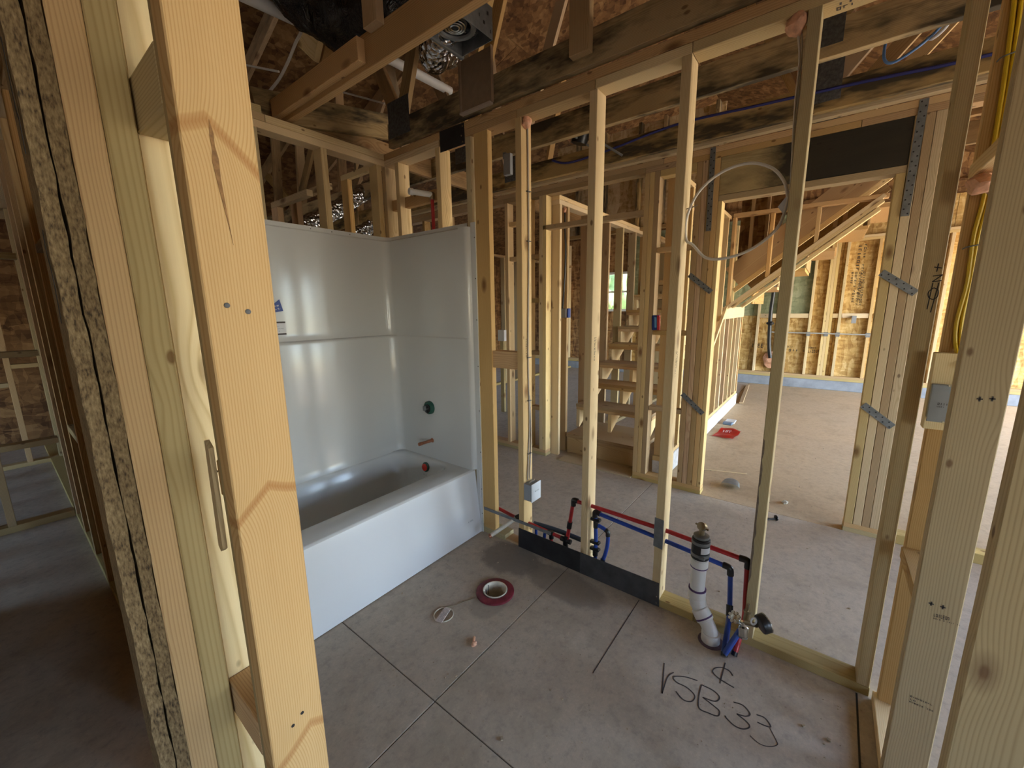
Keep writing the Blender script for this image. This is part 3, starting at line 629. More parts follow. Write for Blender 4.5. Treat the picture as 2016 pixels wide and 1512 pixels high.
# narrow doorway to the stair
box('stud', wh, (X0, X1), (.417, .455), (.06, 2.43), W_PALE, 'z'); box('stud', wh, (X0, X1), (.4555, .493), (.06, 2.43), W_PALE, 'z')
box('door_header', wh, (X0, X0+.07), (-.466, .456), (2.138, 2.176), W_BROWN, 'y')
for z in (.45, 1.0, 1.5, 1.9): box('block', wh, (X0+.02, X1), (.494, .60), (z, z+T), W_BROWN, 'y')
box('stud', wh, (X0, X1), (.60, .638), (.06, 2.43), W_ORANGE, 'z'); box('stud', wh, (X0, X1), (.855, .893), (.06, 2.43), W_PALE, 'z')
studs_y(wh, (1.25, 1.66, 2.05, 2.36), X0, X1, .06, 2.43, (W_BROWN,))
studs_y(wh, (-2.45, -2.85, -3.25), X0, X1, .06, 2.43, (W_PALE,)); box('bottom_plate', wh, (X0, X1), (-3.4, -2.062), (0, .06), W_PT, 'y')
box('rail_block', wh, (X0+.02, X1), (.638, .855), (1.90, 1.938), W_PALE, 'y'); box('rail_block', wh, (X0+.02, X1), (.638, .855), (2.22, 2.258), W_PALE, 'y')
# perforated steel straps
def strap(p0, p1, w, nh, label):
    p0, p1 = Vector(p0), Vector(p1); d = (p1-p0).normalized(); s = Vector((-1, 0, 0)).cross(d)*w/2
    o = polyplate('metal_strap', wh, [p0-s, p1-s, p1+s, p0+s], (-1, 0, 0), .002, GALV, label=label)
    for k in range(nh):
        c = p0 + (p1-p0)*((k+.5)/nh) + s*(.5 if k % 2 else -.5)
        lathe('strap_hole', o, [(.0042, 0), (.0042, .0006)], c + Vector((-.0022, 0, 0)), (-1, 0, 0), INK, 8)
strap((1.398, -.929, 2.503), (1.398, -.937, 1.962), .034, 22, 'upright perforated strap, left of the opening')
strap((1.398, -1.948, 2.503), (1.398, -1.941, 1.92), .036, 24, 'upright perforated strap, right of the opening')
strap((1.398, -.828, 1.672), (1.398, -.984, 1.542), .036, 9, 'slanting strap, upper left'); strap((1.398, -.834, .782), (1.398, -.99, .646), .036, 9, 'slanting strap, lower left')
strap((1.398, -1.879, 1.622), (1.398, -2.036, 1.50), .04, 9, 'slanting strap, upper right'); strap((1.398, -1.886, .84), (1.398, -2.032, .724), .04, 9, 'slanting strap, lower right')

# ================================================================== walls beyond the hall
ws = structure('wall_stair', (2.5, .38, 0))
studs_x(ws, (1.50,), .335, .425, .0, 2.36, (W_PALE,)); studs_x(ws, (1.64,), .335, .425, .0, 2.36, (W_ORANGE,))
studs_x(ws, (2.06, 2.545, 2.92, 3.31, 3.7, 4.1, 4.5), .335, .425, .038, 2.36, (W_BROWN, W_BROWN, W_GREY, W_GREY))
box('bottom_plate', ws, (1.7, 5.0), (.335, .425), (0, .038), W_PT, 'x'); box('top_plate', ws, (1.49, 5.0), (.335, .425), (2.36, 2.398), W_CREAM, 'x'); box('top_plate', ws, (1.49, 5.0), (.335, .425), (2.399, 2.437), W_CREAM, 'x')
wc = structure('wall_garage', (3, -.65, 0))
box('curb', wc, (1.49, 4.9), (-.70, -.60), (0, .165), CURB, 'x', bev=.006, label='raw white concrete curb')
box('bottom_plate', wc, (1.49, 4.9), (-.69, -.602), (.165, .203), W_PALE, 'x')
for i, x in enumerate((1.52, 1.90, 2.29, 2.70, 3.10, 3.38)):
    box('stud', wc, (x, x+T), (-.69, -.602), (.203, min(2.4, 9)), (W_ORANGE, W_PALE)[i % 2], 'z')
for i, x in enumerate((3.62, 3.88, 4.17, 4.42, 4.72, 4.862)): box('stud', wc, (x, x+T), (-.69, -.602), (.203, 1.29), (W_PALE, W_ORANGE)[i % 2], 'z')
beam('rake_plate', wc, (2.2, -.705, .50), (3.55, -.705, 1.435), .038, .03, W_CREAM, side=(0, 0, 1))
box('landing_rim', wc, (3.5, 4.9), (-.70, -.602), (1.29, 1.43), W_CREAM, 'x'); box('landing_rim', wc, (3.5, 4.9), (-.601, -.56), (1.29, 1.43), W_PALE, 'x')
box('top_plate', wc, (1.49, 3.5), (-.69, -.602), (2.40, 2.438), W_PALE, 'x')

wfar = structure('wall_far', (7.0, -1.2, 0)); FX = 6.92
box('curb', wfar, (FX, FX+.16), (-5.5, 5.5), (0, .16), simple('grey_curb', (.25, .27, .30), rough=.8, var=.25, scale=6), 'y', bev=.006, label='grey concrete curb')
box('bottom_plate', wfar, (FX+.03, FX+.12), (-5.5, 5.5), (.16, .20), W_PT, 'y'); box('bottom_plate', wfar, (FX+.03, FX+.12), (-5.5, 5.5), (.20, .238), W_ORANGE, 'y')
for i, y in enumerate((-.66, -1.00, -1.435, -1.637, -1.677, -1.717, -1.835, -2.22, -2.6, -3.0, -3.4, -3.75, -.2, .3, .7, 1.1, 1.5, 1.82, 2.42, 2.85, 3.35, 3.75, 4.2)):
    box('stud', wfar, (FX+.03, FX+.12), (y, y+T), (.238, 2.50 if y < -1.4 else 2.9), (W_CREAM, W_PALE)[i % 2], 'z')
box('top_plate', wfar, (FX+.025, FX+.12), (-3.8, -1.62), (2.45, 2.488), W_PALE, 'y'); box('top_plate', wfar, (FX+.025, FX+.12), (-3.8, -1.62), (2.49, 2.528), W_PALE, 'y')
ys = [5.5, 2.45]; 
def panel_far(y0, y1, z0, z1, mat, label=None): box('sheathing_panel', wfar, (FX+.121, FX+.135), (y0+.002, y1-.002), (z0, z1), mat, 'z', bev=.001, label=label)
for (y0, y1) in ((-5.5, -4.2), (-4.2, -2.98), (-2.98, -1.76), (-1.76, -.54), (-.54, .68), (.68, 1.86)):
    panel_far(y0, y1, .16, 1.26, OSB); green = y0 > -1.0
    if y0 == -1.76: panel_far(-1.42, -.54, 1.262, 3.0, OSB_GREEN, 'green faced strand board panel'); panel_far(-1.76, -1.42, 1.262, 3.0, OSB)
    else: panel_far(y0, y1, 1.262, 3.0, OSB_GREEN if green else OSB, 'green faced strand board panel' if green else None)
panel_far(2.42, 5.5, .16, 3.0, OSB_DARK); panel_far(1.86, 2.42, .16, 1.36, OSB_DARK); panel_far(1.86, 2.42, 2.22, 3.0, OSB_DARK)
for (y0, y1) in ((-1.40, -1.0), (-.96, -.67), (-1.80, -1.72), (-2.18, -1.84), (-2.56, -2.26)): box('block', wfar, (FX+.04, FX+.12), (y0, y1), (1.225, 1.30), W_CREAM, 'y')
tube('conduit', wfar, [(FX+.02, -.86, .97), (FX+.02, -2.9, .95)], .011, PVC_GREY, 8, smooth_path=False)
for y in (-1.435, -1.68, -1.835, -2.22): box('strap_clip', wfar, (FX+.012, FX+.029), (y-.01, y+.05), (.915, .985), GALV, 'z', bev=.001)
stampO = lambda o_, u, v, rows: stamp(wfar, o_, u, v, (-1, 0, 0), rows, INK)
stampO((FX+.1195, -2.04, 2.40), (0, 0, -1), (0, 1, 0), [(0, .035, .9, 20), (.06, .045, .42, 7)])
stampO((FX+.1195, -2.02, 1.97), (0, 0, -1), (0, 1, 0), [(-.05, .03, .55, 14), (.0, .03, .55, 12), (.05, .035, .5, 12), (.10, .03, .2, 5)])
stampO((FX+.1195, -.56, .66), (0, -1, 0), (0, 0, 1), [(0, .09, .30, 6)]); stampO((FX+.1195, -1.00, .62), (0, -1, 0), (0, 0, 1), [(0, .05, .3, 6), (.07, .03, .25, 8)]); stampO((FX+.1195, -1.36, .62), (0, -1, 0), (0, 0, 1), [(0, .05, .24, 9), (.07, .03, .2, 6)])
# small window in the far wall
wi = structure('window_1', (FX+.1, 2.27, 1.4))
for (y0, y1, z0, z1) in ((1.86, 1.90, 1.36, 2.22), (2.38, 2.42, 1.36, 2.22), (1.90, 2.38, 1.36, 1.41), (1.90, 2.38, 2.17, 2.22), (1.90, 2.38, 1.77, 1.81)):
    box('window_frame', wi, (FX+.05, FX+.13), (y0, y1), (z0, z1), WHITE_FRAME)
box('window_pane', wi, (FX+.09, FX+.094), (1.90, 2.38), (1.41, 1.77), GLASS, 'y', bev=0); box('window_pane', wi, (FX+.10, FX+.104), (1.90, 2.38), (1.81, 2.17), GLASS, 'y', bev=0)

# gable of strand board seen above the stair
wgb = structure('wall_gable', (3.4, .4, 2.4))
for (y0, y1) in ((-.55, .13), (.13, .82), (.82, 1.6)): box('sheathing_panel', wgb, (3.52, 3.535), (y0+.002, y1-.002), (2.44, 3.65), OSB_LIT, 'z', bev=.001)
for y in (-.50, .06, .36, .82, 1.22): box('stud', wgb, (3.43, 3.518), (y, y+T), (2.44, 3.65), W_DARK, 'z')
box('bottom_plate', wgb, (3.43, 3.52), (-.69, 1.6), (2.40, 2.438), W_BROWN, 'y')

# back room far walls (dim)
wq = structure('wall_back_room', (4.2, 3.3, 0))
studs_x(wq, (1.52, 1.92, 2.32, 2.72, 3.12, 3.52, 3.92, 4.32, 4.72), 3.25, 3.34, .038, 2.39, (W_GREY,)); box('bottom_plate', wq, (1.49, 6.9), (3.25, 3.34), (0, .038), W_PT, 'x'); box('top_plate', wq, (1.49, 6.9), (3.25, 3.34), (2.39, 2.428), W_BROWN, 'x')
for x in (1.56, 1.96, 2.36, 2.76, 3.16): box('block', wq, (x, x+.36), (3.25, 3.34), (1.75, 1.788), W_GREY, 'x')
for x in (1.96, 2.36): box('block', wq, (x, x+.36), (3.25, 3.34), (1.15, 1.188), W_CREAM, 'x')

# ================================================================== outer walls with their openings
def outer(name, axis, c, span, zt, opens, thick=.14):
    w = structure(name); lo, hi = span
    def pc(a, b_, z0, z1):
        if b_-a < .01 or z1-z0 < .01: return
        if axis == 'y': box('sheathing_panel', w, (a, b_), (c-thick/2, c+thick/2), (z0, z1), OSB_SHADED, bev=0)
        else: box('sheathing_panel', w, (c-thick/2, c+thick/2), (a, b_), (z0, z1), OSB_SHADED, bev=0)
    cur = lo
    for (a, b_, z0, z1) in sorted(opens):
        pc(cur, a, -.15, zt); pc(a, b_, -.15, z0); pc(a, b_, z1, zt); cur = b_
        if axis == 'y': portal(a, b_, c, c, z0, z1, (0, 1 if c < 0 else -1, 0))
        else: portal(c, c, a, b_, z0, z1, (1 if c < 0 else -1, 0, 0))
    pc(cur, hi, -.15, zt); return w
SOUTH = [(-5.0, -4.2, .9, 2.1), (-1.95, -1.3, .75, 2.05), (.10, 1.38, 0, 2.45), (2.0, 6.85, 0, 2.4)]
outer('wall_south', 'y', -5.57, (-6.1, 7.2), 2.75, SOUTH)
outer('wall_west', 'x', -6.07, (-5.5, 5.6), 2.75, [(-4.6, -4.0, .9, 2.0), (1.9, 3.9, .5, 1.7)])
outer('wall_north', 'y', 5.67, (-6.1, 7.2), 2.75, [(3.6, 4.6, .9, 2.1)])
outer('wall_east', 'x', 7.13, (-5.5, 5.6), 3.2, [(1.9, 2.62, 1.30, 2.3)])
for nm, x in (('wall_gable_west', -6.07), ('wall_gable_east', 7.13)):
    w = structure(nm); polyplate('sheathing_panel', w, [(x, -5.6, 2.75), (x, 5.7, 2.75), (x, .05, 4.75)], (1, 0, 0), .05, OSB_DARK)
gb = structure('wall_west_upper')

# ================================================================== roof deck in sheets
RIDGE_Y, RIDGE_Z, SL = .05, 4.66, .36
rf = structure('roof', (0, 0, 2.5))
def roofz(y): return RIDGE_Z - SL*abs(y-RIDGE_Y)
for side in (-1, 1):
    n = 5
    for i in range(n):
        ya, yb = RIDGE_Y + side*i*1.22, RIDGE_Y + side*(i+1)*1.22
        for j in range(6):
            xa = -6.4 + j*2.44 - (1.22 if i % 2 else 0); xb = xa + 2.44
            za, zb = roofz(ya), roofz(yb); e = .003*side
            bm = bmesh.new(); vs = []
            for dz in (0, .014):
                vs.append([bm.verts.new(p) for p in ((xa+.003, ya+e, za+dz), (xb-.003, ya+e, za+dz), (xb-.003, yb-e, zb+dz), (xa+.003, yb-e, zb+dz))])
            bm.faces.new(vs[0]); bm.faces.new(vs[1][::-1])
            for k in range(4): bm.faces.new((vs[0][k], vs[0][(k+1) % 4], vs[1][(k+1) % 4], vs[1][k]))
            mesh_obj('roof_panel', rf, bm, OSB_SHADED, smooth=False, org=((xa+xb)/2, (ya+yb)/2, (za+zb)/2))
for side in (-1, 1):     # roofing felt above the sheets
    y1 = RIDGE_Y + side*6.1
    polyplate('roof_felt', rf, [(-7.7, RIDGE_Y, RIDGE_Z+.03), (8.3, RIDGE_Y, RIDGE_Z+.03), (8.3, y1, roofz(y1)+.03), (-7.7, y1, roofz(y1)+.03)], (0, 0, 1), .02, RUBBER)

# ================================================================== roof trusses, running across the bathroom
def truss(x, label, y0=5.5, mat=W_DARK, heel=True, half=False):
    t = thing('roof_truss', (x, 0, 2.48), label, 'truss', 'roof trusses over the bathroom and hall')
    xa, xb = x-.019, x+.019
    box('bottom_chord', t, (xa, xb), (-5.5, min(y0, -1.0)), (2.485, 2.625), mat, 'y') if False else box('bottom_chord', t, (xa, xb), (-5.5, y0), (2.485, 2.625), mat, 'y')
    for s in ((-1,) if half else (-1, 1)):
        ye = RIDGE_Y + s*5.7
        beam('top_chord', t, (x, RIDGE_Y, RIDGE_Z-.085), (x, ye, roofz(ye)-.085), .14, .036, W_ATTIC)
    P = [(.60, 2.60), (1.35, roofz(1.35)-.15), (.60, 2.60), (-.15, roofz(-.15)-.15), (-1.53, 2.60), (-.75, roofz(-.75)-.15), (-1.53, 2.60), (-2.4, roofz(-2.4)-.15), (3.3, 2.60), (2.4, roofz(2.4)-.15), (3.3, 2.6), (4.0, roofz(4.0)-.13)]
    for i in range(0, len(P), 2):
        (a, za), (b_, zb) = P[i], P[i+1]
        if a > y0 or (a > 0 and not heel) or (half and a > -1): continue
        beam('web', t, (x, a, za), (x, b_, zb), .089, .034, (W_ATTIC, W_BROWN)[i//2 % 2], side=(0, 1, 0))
    for yy, hw in ((.60, .105), (-1.53, .065)):
        if yy < 0 or (heel and not half): box('truss_plate', t, (xa-.002, xa), (yy-hw, yy+hw), (2.53, 2.74), GUSSET, 'z', bev=.0005)
    return t
t0 = truss(-.592, 'nearest roof truss, with a short board nailed along its chord', .95, W_BROWN, False)
box('scab_board', t0, (-.650, -.612), (.052, .91), (2.506, 2.60), W_ORANGE, 'y', label='short yellow board nailed to the chord')
box('hanger_board', t0, (-.652, -.613), (-.096, -.002), (2.60, 3.4), W_BROWN, 'z')
t1 = truss(-.001, 'mildewed roof truss right above the plumbing studs', .72)
box('hanger_board', t1, (-.060, -.021), (-.742, -.645), (2.525, 3.4), W_BROWN, 'z')
t2 = truss(.595, 'mildewed roof truss over the hall floor', 5.5)
t3 = truss(1.195, 'mildewed roof truss with a blue wire along it, beside the hall wall', 5.5)
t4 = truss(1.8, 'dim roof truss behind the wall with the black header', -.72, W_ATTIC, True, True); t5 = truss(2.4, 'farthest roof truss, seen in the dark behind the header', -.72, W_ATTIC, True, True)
o = bpy.data.objects.new('girder_truss', None); o.location = (0, 1.0, 2.5); link(o, None, 'dark girder truss behind the tub alcove that the nearest trusses meet', 'truss'); gt = o
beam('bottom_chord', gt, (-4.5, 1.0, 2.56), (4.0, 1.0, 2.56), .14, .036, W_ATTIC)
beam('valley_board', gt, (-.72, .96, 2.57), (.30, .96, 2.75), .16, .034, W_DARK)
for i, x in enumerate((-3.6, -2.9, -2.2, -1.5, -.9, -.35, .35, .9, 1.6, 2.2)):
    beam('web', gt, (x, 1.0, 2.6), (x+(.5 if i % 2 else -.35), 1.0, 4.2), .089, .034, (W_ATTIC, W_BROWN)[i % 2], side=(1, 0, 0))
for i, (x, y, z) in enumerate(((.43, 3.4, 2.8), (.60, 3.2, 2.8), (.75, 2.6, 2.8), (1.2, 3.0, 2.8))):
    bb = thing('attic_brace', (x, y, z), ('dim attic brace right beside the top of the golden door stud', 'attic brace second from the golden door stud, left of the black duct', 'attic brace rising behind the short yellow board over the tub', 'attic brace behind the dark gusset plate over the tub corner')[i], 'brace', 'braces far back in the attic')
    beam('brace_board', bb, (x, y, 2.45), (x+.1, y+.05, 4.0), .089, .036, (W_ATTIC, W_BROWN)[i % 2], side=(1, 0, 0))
box('ceiling_strip', None, (X0-.05, X0-.002), (-3.4, 2.4), (2.508, 2.545), W_PALE, 'y', label='pale ledger strip on top of the hall wall', cat='board')
ob = thing('knotty_block', (-.3, 1.05, 3.1), 'knotty pale block hanging between webs under the black duct', 'block')
beam('block_board', ob, (-.3, 1.13, 3.17), (-.3, .96, 3.03), .17, .036, W_CREAM, side=(0, 0, 1))

# ================================================================== stair
st = thing('staircase', (1.62, 0, 0), 'rough wooden staircase with open risers beyond the hall doorway', 'stairs')
box('ground_board', st, (1.38, 1.62), (-.46, .26), (.0, .012), W_GREY, 'y', bev=.001)
box('riser_board', st, (1.62, 1.658), (-.46, .30), (.0, .17), W_ORANGE, 'y', label='orange first riser board'); box('tread', st, (1.60, 2.16), (-.46, .30), (.171, .209), W_BROWN, 'y')
steps = [(.46, 1.85), (.65, 2.12), (.84, 2.37), (1.03, 2.61), (1.22, 2.86), (1.41, 3.10), (1.60, 3.33), (1.78, 3.52)]
for (z, x) in steps:
    box('tread', st, (x, x+.275), (-.46, .333), (z-.030, z), W_BROWN, 'y'); box('tread', st, (x+.008, x+.275), (-.46, .333), (z-.061, z-.031), W_ORANGE, 'y')
for yy in (.295, -.06, -.445):
    pts = []
    for (z, x) in steps: pts += [(x+.012, z-.25 if (z, x) == steps[0] else zprev-.062), (x+.012, z-.062)]; zprev = z
    pts += [(3.79, 1.718), (3.79, 1.45), (1.862, -.02+.02)]
    polyplate('stringer', st, [(x, yy, max(z, .21) if x < 1.9 and z < .21 else z) for x, z in pts], (0, 1, 0), .036, W_CREAM)
# upper flight: turns towards the garage side
box('landing', st, (3.36, 4.9), (-.60, .33), (1.37, 1.432), W_BROWN, 'x')
def up(y, z, x=3.57): return (x, y, z)
beam('rail_plate', st, up(-.70, 1.415), up(-1.969, 2.452), .036, .089, W_CREAM, side=(0, 1, 1)); beam('rail_plate', st, up(-.76, 1.43), up(-1.965, 2.405), .032, .089, W_PALE, side=(0, 1, 1))
beam('rail_plate', st, up(-.86, 1.435), up(-1.945, 2.335), .036, .089, W_CREAM, side=(0, 1, 1))
box('knee_top', st, (3.53, 3.62), (-2.0, -.705), (2.425, 2.463), W_ORANGE, 'y'); box('knee_stud', st, (3.53, 3.62), (-.735, -.70), (1.44, 2.42), W_ORANGE, 'z')
box('knee_stud', st, (3.53, 3.62), (-1.10, -1.065), (1.75, 2.42), W_ORANGE, 'z'); box('knee_stud', st, (3.53, 3.62), (-1.50, -1.465), (2.07, 2.42), W_ORANGE, 'z')
beam('stringer', st, (3.80, -.70, 1.78), (3.80, -2.0, 2.83), .27, .036, W_ORANGE, side=(0, 1, 1)); beam('stringer', st, (4.75, -.70, 1.78), (4.75, -2.0, 2.83), .27, .036, W_ORANGE, side=(0, 1, 1))
beam('stringer', st, (3.70, -.74, 1.62), (3.70, -2.0, 2.64), .05, .036, W_CREAM, side=(0, 1, 1))
for k in range(6):
    y = -.92 - k*.24; z = 1.62 + k*.19
    box('tread', st, (3.78, 4.77), (y-.25, y), (z, z+.035), W_ORANGE, 'x'); box('riser_board', st, (3.78, 4.77), (y-.02, y), (z-.155, z-.001), W_BROWN, 'x')
sw = structure('wall_stair_upper', (5, -1.3, 1.4))
box('sheathing_panel', sw, (4.92, 4.935), (-1.05, -.55), (1.9, 2.9), OSB_DARK, 'z', bev=.001); box('stud', sw, (4.83, 4.918), (-.9, -.862), (1.85, 2.9), W_BROWN, 'z'); box('stud', sw, (4.83, 4.918), (-.72, -.682), (1.85, 2.9), W_CREAM, 'z')
box('stud', sw, (4.2, 4.29), (-1.64, -1.60), (2.3, 3.0), W_CREAM, 'z', label='pale upright with stencil'); box('stud', sw, (4.2, 4.29), (-1.72, -1.68), (2.2, 3.0), W_CREAM, 'z')

# ================================================================== bathtub and surround, one moulded unit
tub = thing('bathtub', (-.76, .4, 0), 'glossy white one-piece bathtub and shower surround in the alcove', 'bathtub')
def rrect(x0, x1, y0, y1, r, z, n=6):
    out = []
    for (cx, cy, a0) in ((x1-r, y1-r, 0), (x0+r, y1-r, 90), (x0+r, y0+r, 180), (x1-r, y0+r, 270)):
        for k in range(n+1): a = R(a0 + 90*k/n); out.append(Vector((cx+r*math.cos(a), cy+r*math.sin(a), z)))
    return out
bm = bmesh.new(); loops = []
for (x0, x1, y0, y1, r, z) in ((-1.50, -.014, .042, .792, .012, .418), (-1.50, -.018, .047, .788, .02, .427), (-1.50, -.024, .053, .782, .03, .430), (-1.39, -.064, .190, .752, .09, .431), (-1.384, -.070, .197, .746, .09, .427), (-1.376, -.078, .206, .738, .09, .414), (-1.32, -.105, .235, .715, .10, .28), (-1.24, -.135, .258, .695, .11, .12), (-1.21, -.155, .275, .68, .11, .093), (-1.15, -.20, .315, .64, .10, .085)):
    loops.append([bm.verts.new(p) for p in rrect(x0, x1, y0, y1, r, z)])
for a, b_ in zip(loops, loops[1:]):
    for k in range(len(a)): bm.faces.new((a[k], a[(k+1) % len(a)], b_[(k+1) % len(a)], b_[k]))
f = bm.faces.new(loops[-1])
o = mesh_obj('basin', tub, bm, [GEL, TUB_DUSTY], org=(-.76, .4, .2))
for p in o.data.polygons:
    zc = sum(o.data.vertices[i].co.z for i in p.vertices)/len(p.vertices) + .2
    if zc < .11 : p.material_index = 1
# apron: slightly sloping front skirt
bm = bmesh.new(); prof = [(.0, .004), (.0, .03), (.020, .20), (.036, .36), (.0405, .405), (.044, .418), (.060, .418), (.050, .36), (.034, .20), (.012, .03), (.012, .004)]
ends = [[bm.verts.new((x, y, z)) for y, z in prof] for x in (-1.524, -.012)]
for k in range(len(prof)): j = (k+1) % len(prof); bm.faces.new((ends[0][k], ends[0][j], ends[1][j], ends[1][k]))
bm.faces.new(ends[0]); bm.faces.new(ends[1][::-1])
mesh_obj('apron', tub, bm, GEL_SKIRT, org=(-.76, .02, .2))
# surround walls: U in plan, lower half stands proud of the upper half
def uplan(ins, z, n=8):
    xr, xl, yb, r = -.034-ins*.2, -1.50+ins*.2, .795-ins, .05
    out = [Vector((xr, .047, z)), Vector((xr, .3, z)), Vector((xr, .55, z))]
    for k in range(n+1): a = R(90*k/n); out.append(Vector((xr-r+r*math.cos(a), yb-r+r*math.sin(a), z)))
    for t in (.25, .5, .75): out.append(Vector((xr-r + (xl+r-xr+r)*t, yb, z)))
    for k in range(n+1): a = R(90+90*k/n); out.append(Vector((xl+r+r*math.cos(a), yb-r+r*math.sin(a), z)))
    out += [Vector((xl, .55, z)), Vector((xl, .3, z)), Vector((xl, .047, z))]
    return out
bm = bmesh.new(); rows = []
for (ins, z) in ((.050, .424), (.044, .44), (.034, .47), (.031, .8), (.030, 1.252), (.028, 1.262), (.022, 1.268), (.012, 1.270), (.006, 1.273), (.003, 1.282), (.0, 1.32), (.0, 1.88), (-.0005, 1.905)):
    rows.append([bm.verts.new(p) for p in uplan(ins, z)])
for a, b_ in zip(rows, rows[1:]):
    for k in range(len(a)-1): bm.faces.new((a[k], a[k+1], b_[k+1], b_[k]))
mesh_obj('surround', tub, bm, GEL, org=(-.76, .6, 1.1))
# top rim and nailing flange above it
bm = bmesh.new(); rows = []
for (off, z) in ((0, 1.905), (.004, 1.910), (.012, 1.911), (.0145, 1.914), (.0150, 1.935)):
    rr_ = []
    for p in uplan(0, z):
        q = Vector(p); q.x += off*1.6 if q.x > -.1 else (-off if q.x < -1.4 else 0); q.y += min(off, .0045) if q.y > .7 else 0
        rr_.append(bm.verts.new(q))
    rows.append(rr_)
for a, b_ in zip(rows, rows[1:]):
    for k in range(len(a)-1): bm.faces.new((a[k], a[k+1], b_[k+1], b_[k]))
mesh_obj('top_rim', tub, bm, GEL, org=(-.76, .6, 1.9))
# rounded front return at the plumbing end, with its flat nailing flange
bm = bmesh.new(); prof = [(-.034, .10), (-.036, .055), (-.034, .047), (-.028, .036), (-.018, .030), (-.006, .028), (-.004, .0), (-.0045, -.010), (-.001, -.010), (-.001, .10)]
rows = [[bm.verts.new((x, y, z)) for x, y in prof] for z in (.43, 1.912)]
for k in range(len(prof)-1): bm.faces.new((rows[0][k], rows[0][k+1], rows[1][k+1], rows[1][k]))
bm.faces.new(rows[1]); bm.faces.new(rows[0][::-1]); mesh_obj('front_return', tub, bm, GEL, org=(-.02, .04, 1.1))
box('nailing_flange', tub, (-.0055, -.001), (-.0105, .028), (.0, 1.935), GEL, 'z', bev=.001); box('nailing_flange', tub, (-.012, -.006), (.0, .03), (.0, .43), GEL, 'z', bev=.002)
for z in (.13, .30, .55, .82, 1.1, 1.38, 1.62, 1.85):
    lathe('flange_nail', tub, [(.004, 0), (.003, .001)], (-.0056, -.004, z), (-1, 0, 0), GALV_DARK, 8)
for x in (-.55, -.42, -.30, -1.1): lathe('flange_nail', tub, [(.0035, 0), (.003, .001)], (x, .7985, 1.921), (0, -1, 0), GALV_DARK, 8)
# overflow opening cover, drain, maker's badge and stickers
ov = lathe('overflow_cover', tub, [(.034, 0), (.034, .006), (.026, .008), (.024, .012), (.004, .013)], (-.086, .437, .372), (-1, 0, .12), GREEN, 24, label='green overflow ring')
lathe('overflow_disc', ov, [(.024, 0), (.025, .005), (.019, .007)], (-.0975, .437, .3735), (-1, 0, .12), RED, 20, label='red test disc')
stamp(tub, (-.105, .447, .318), (0, -1, 0), (0, 0, 1), (-1, 0, .1), [(0, .012, .035, 3)], INK_GREY)
stamp(tub, (-.125, .0075, .108), (1, 0, 0), (0, .1, 1), (0, -1, .1), [(0, .012, .048, 5)], INK_GREY)
sk = polyplate('sticker', tub, [(-.85, .794, 1.47), (-.80, .794, 1.49), (-.772, .794, 1.512), (-.757, .794, 1.447), (-.85, .794, 1.432)], (0, -1, 0), .001, LABEL_BLUE, label='torn blue sticker')
stamp(sk, (-.845, .7926, 1.445), (1, .0, .18), (0, 0, 1), (0, -1, 0), [(0, .009, .075, 4), (.016, .009, .07, 4)], PAPER)
sk = polyplate('sticker', tub, [(-.86, .794, 1.39), (-.753, .794, 1.388), (-.753, .794, 1.312), (-.86, .794, 1.312)], (0, -1, 0), .001, PAPER, label='white label with dark bars')
for z in (1.379, 1.313): box('label_bar', sk, (-.858, -.754), (.7918, .7928), (z, z+.009), INK_SOFT, 'x', bev=0)
stamp(sk, (-.85, .7926, 1.332), (1, 0, 0), (0, 0, 1), (0, -1, 0), [(0, .006, .07, 9), (.013, .006, .085, 10), (.026, .006, .06, 7)], INK_GREY)

# tub filler rough-in
v = thing('shower_valve', (-.05, .463, .776), 'dark green plaster guard of the shower valve on the tub end wall', 'valve')
lathe('guard_ring', v, [(.047, -.03), (.047, .0), (.044, .022), (.034, .030), (.030, .026)], (-.036, .418, .790), (-1, 0, 0), GREEN, 28)
bm = bmesh.new(); bm_lathe(bm, [(.030, 0), (.030, .03), (.018, .036), (.012, .045)], frame((-.04, .418, .786), (-1, -.05, 0)), 18); mesh_obj('valve_body', v, bm, PLASTIC_BLACK, org=(-.05, .418, .786)); box('valve_tab', v, (-.105, -.085), (.403, .418), (.78, .81), GALV, 'z')
s = thing('spout_stub', (-.05, .455, .53), 'short copper pipe poking out below the shower valve', 'pipe')
tube('pipe', s, [(-.02, .412, .557), (-.15, .405, .563)], .0105, COPPER, 12, smooth_path=False); lathe('flange_ring', s, [(.016, 0), (.016, .006), (.011, .008)], (-.036, .411, .558), (-1, -.05, .04), COPPER, 16); lathe('end_cap', s, [(.0122, 0), (.0122, .02), (.008, .022)], (-.142, .4055, .5625), (-1, -.05, .04), COPPER, 14)
s = thing('shower_riser', (.04, .38, 2.0), 'red shower riser pipe with white stub at the end wall above the tub', 'pipe')
tube('riser_pipe', s, [(.03, .378, 1.6), (.03, .378, 2.135)], .011, PEX_RED, 12, smooth_path=False, label='red pipe'); lathe('elbow', s, [(.016, -.018), (.017, .0), (.016, .022), (.010, .026)], (.03, .378, 2.14), (0, 0, 1), BRASS, 14)
tube('shower_stub', s, [(.028, .380, 2.152), (-.095, .42, 2.152)], .017, PVC, 14, smooth_path=False, label='white capped stub'); lathe('stub_cap', s, [(.020, 0), (.020, .024), (.017, .026)], (-.088, .418, 2.152), (-1, .33, 0), PVC, 14)

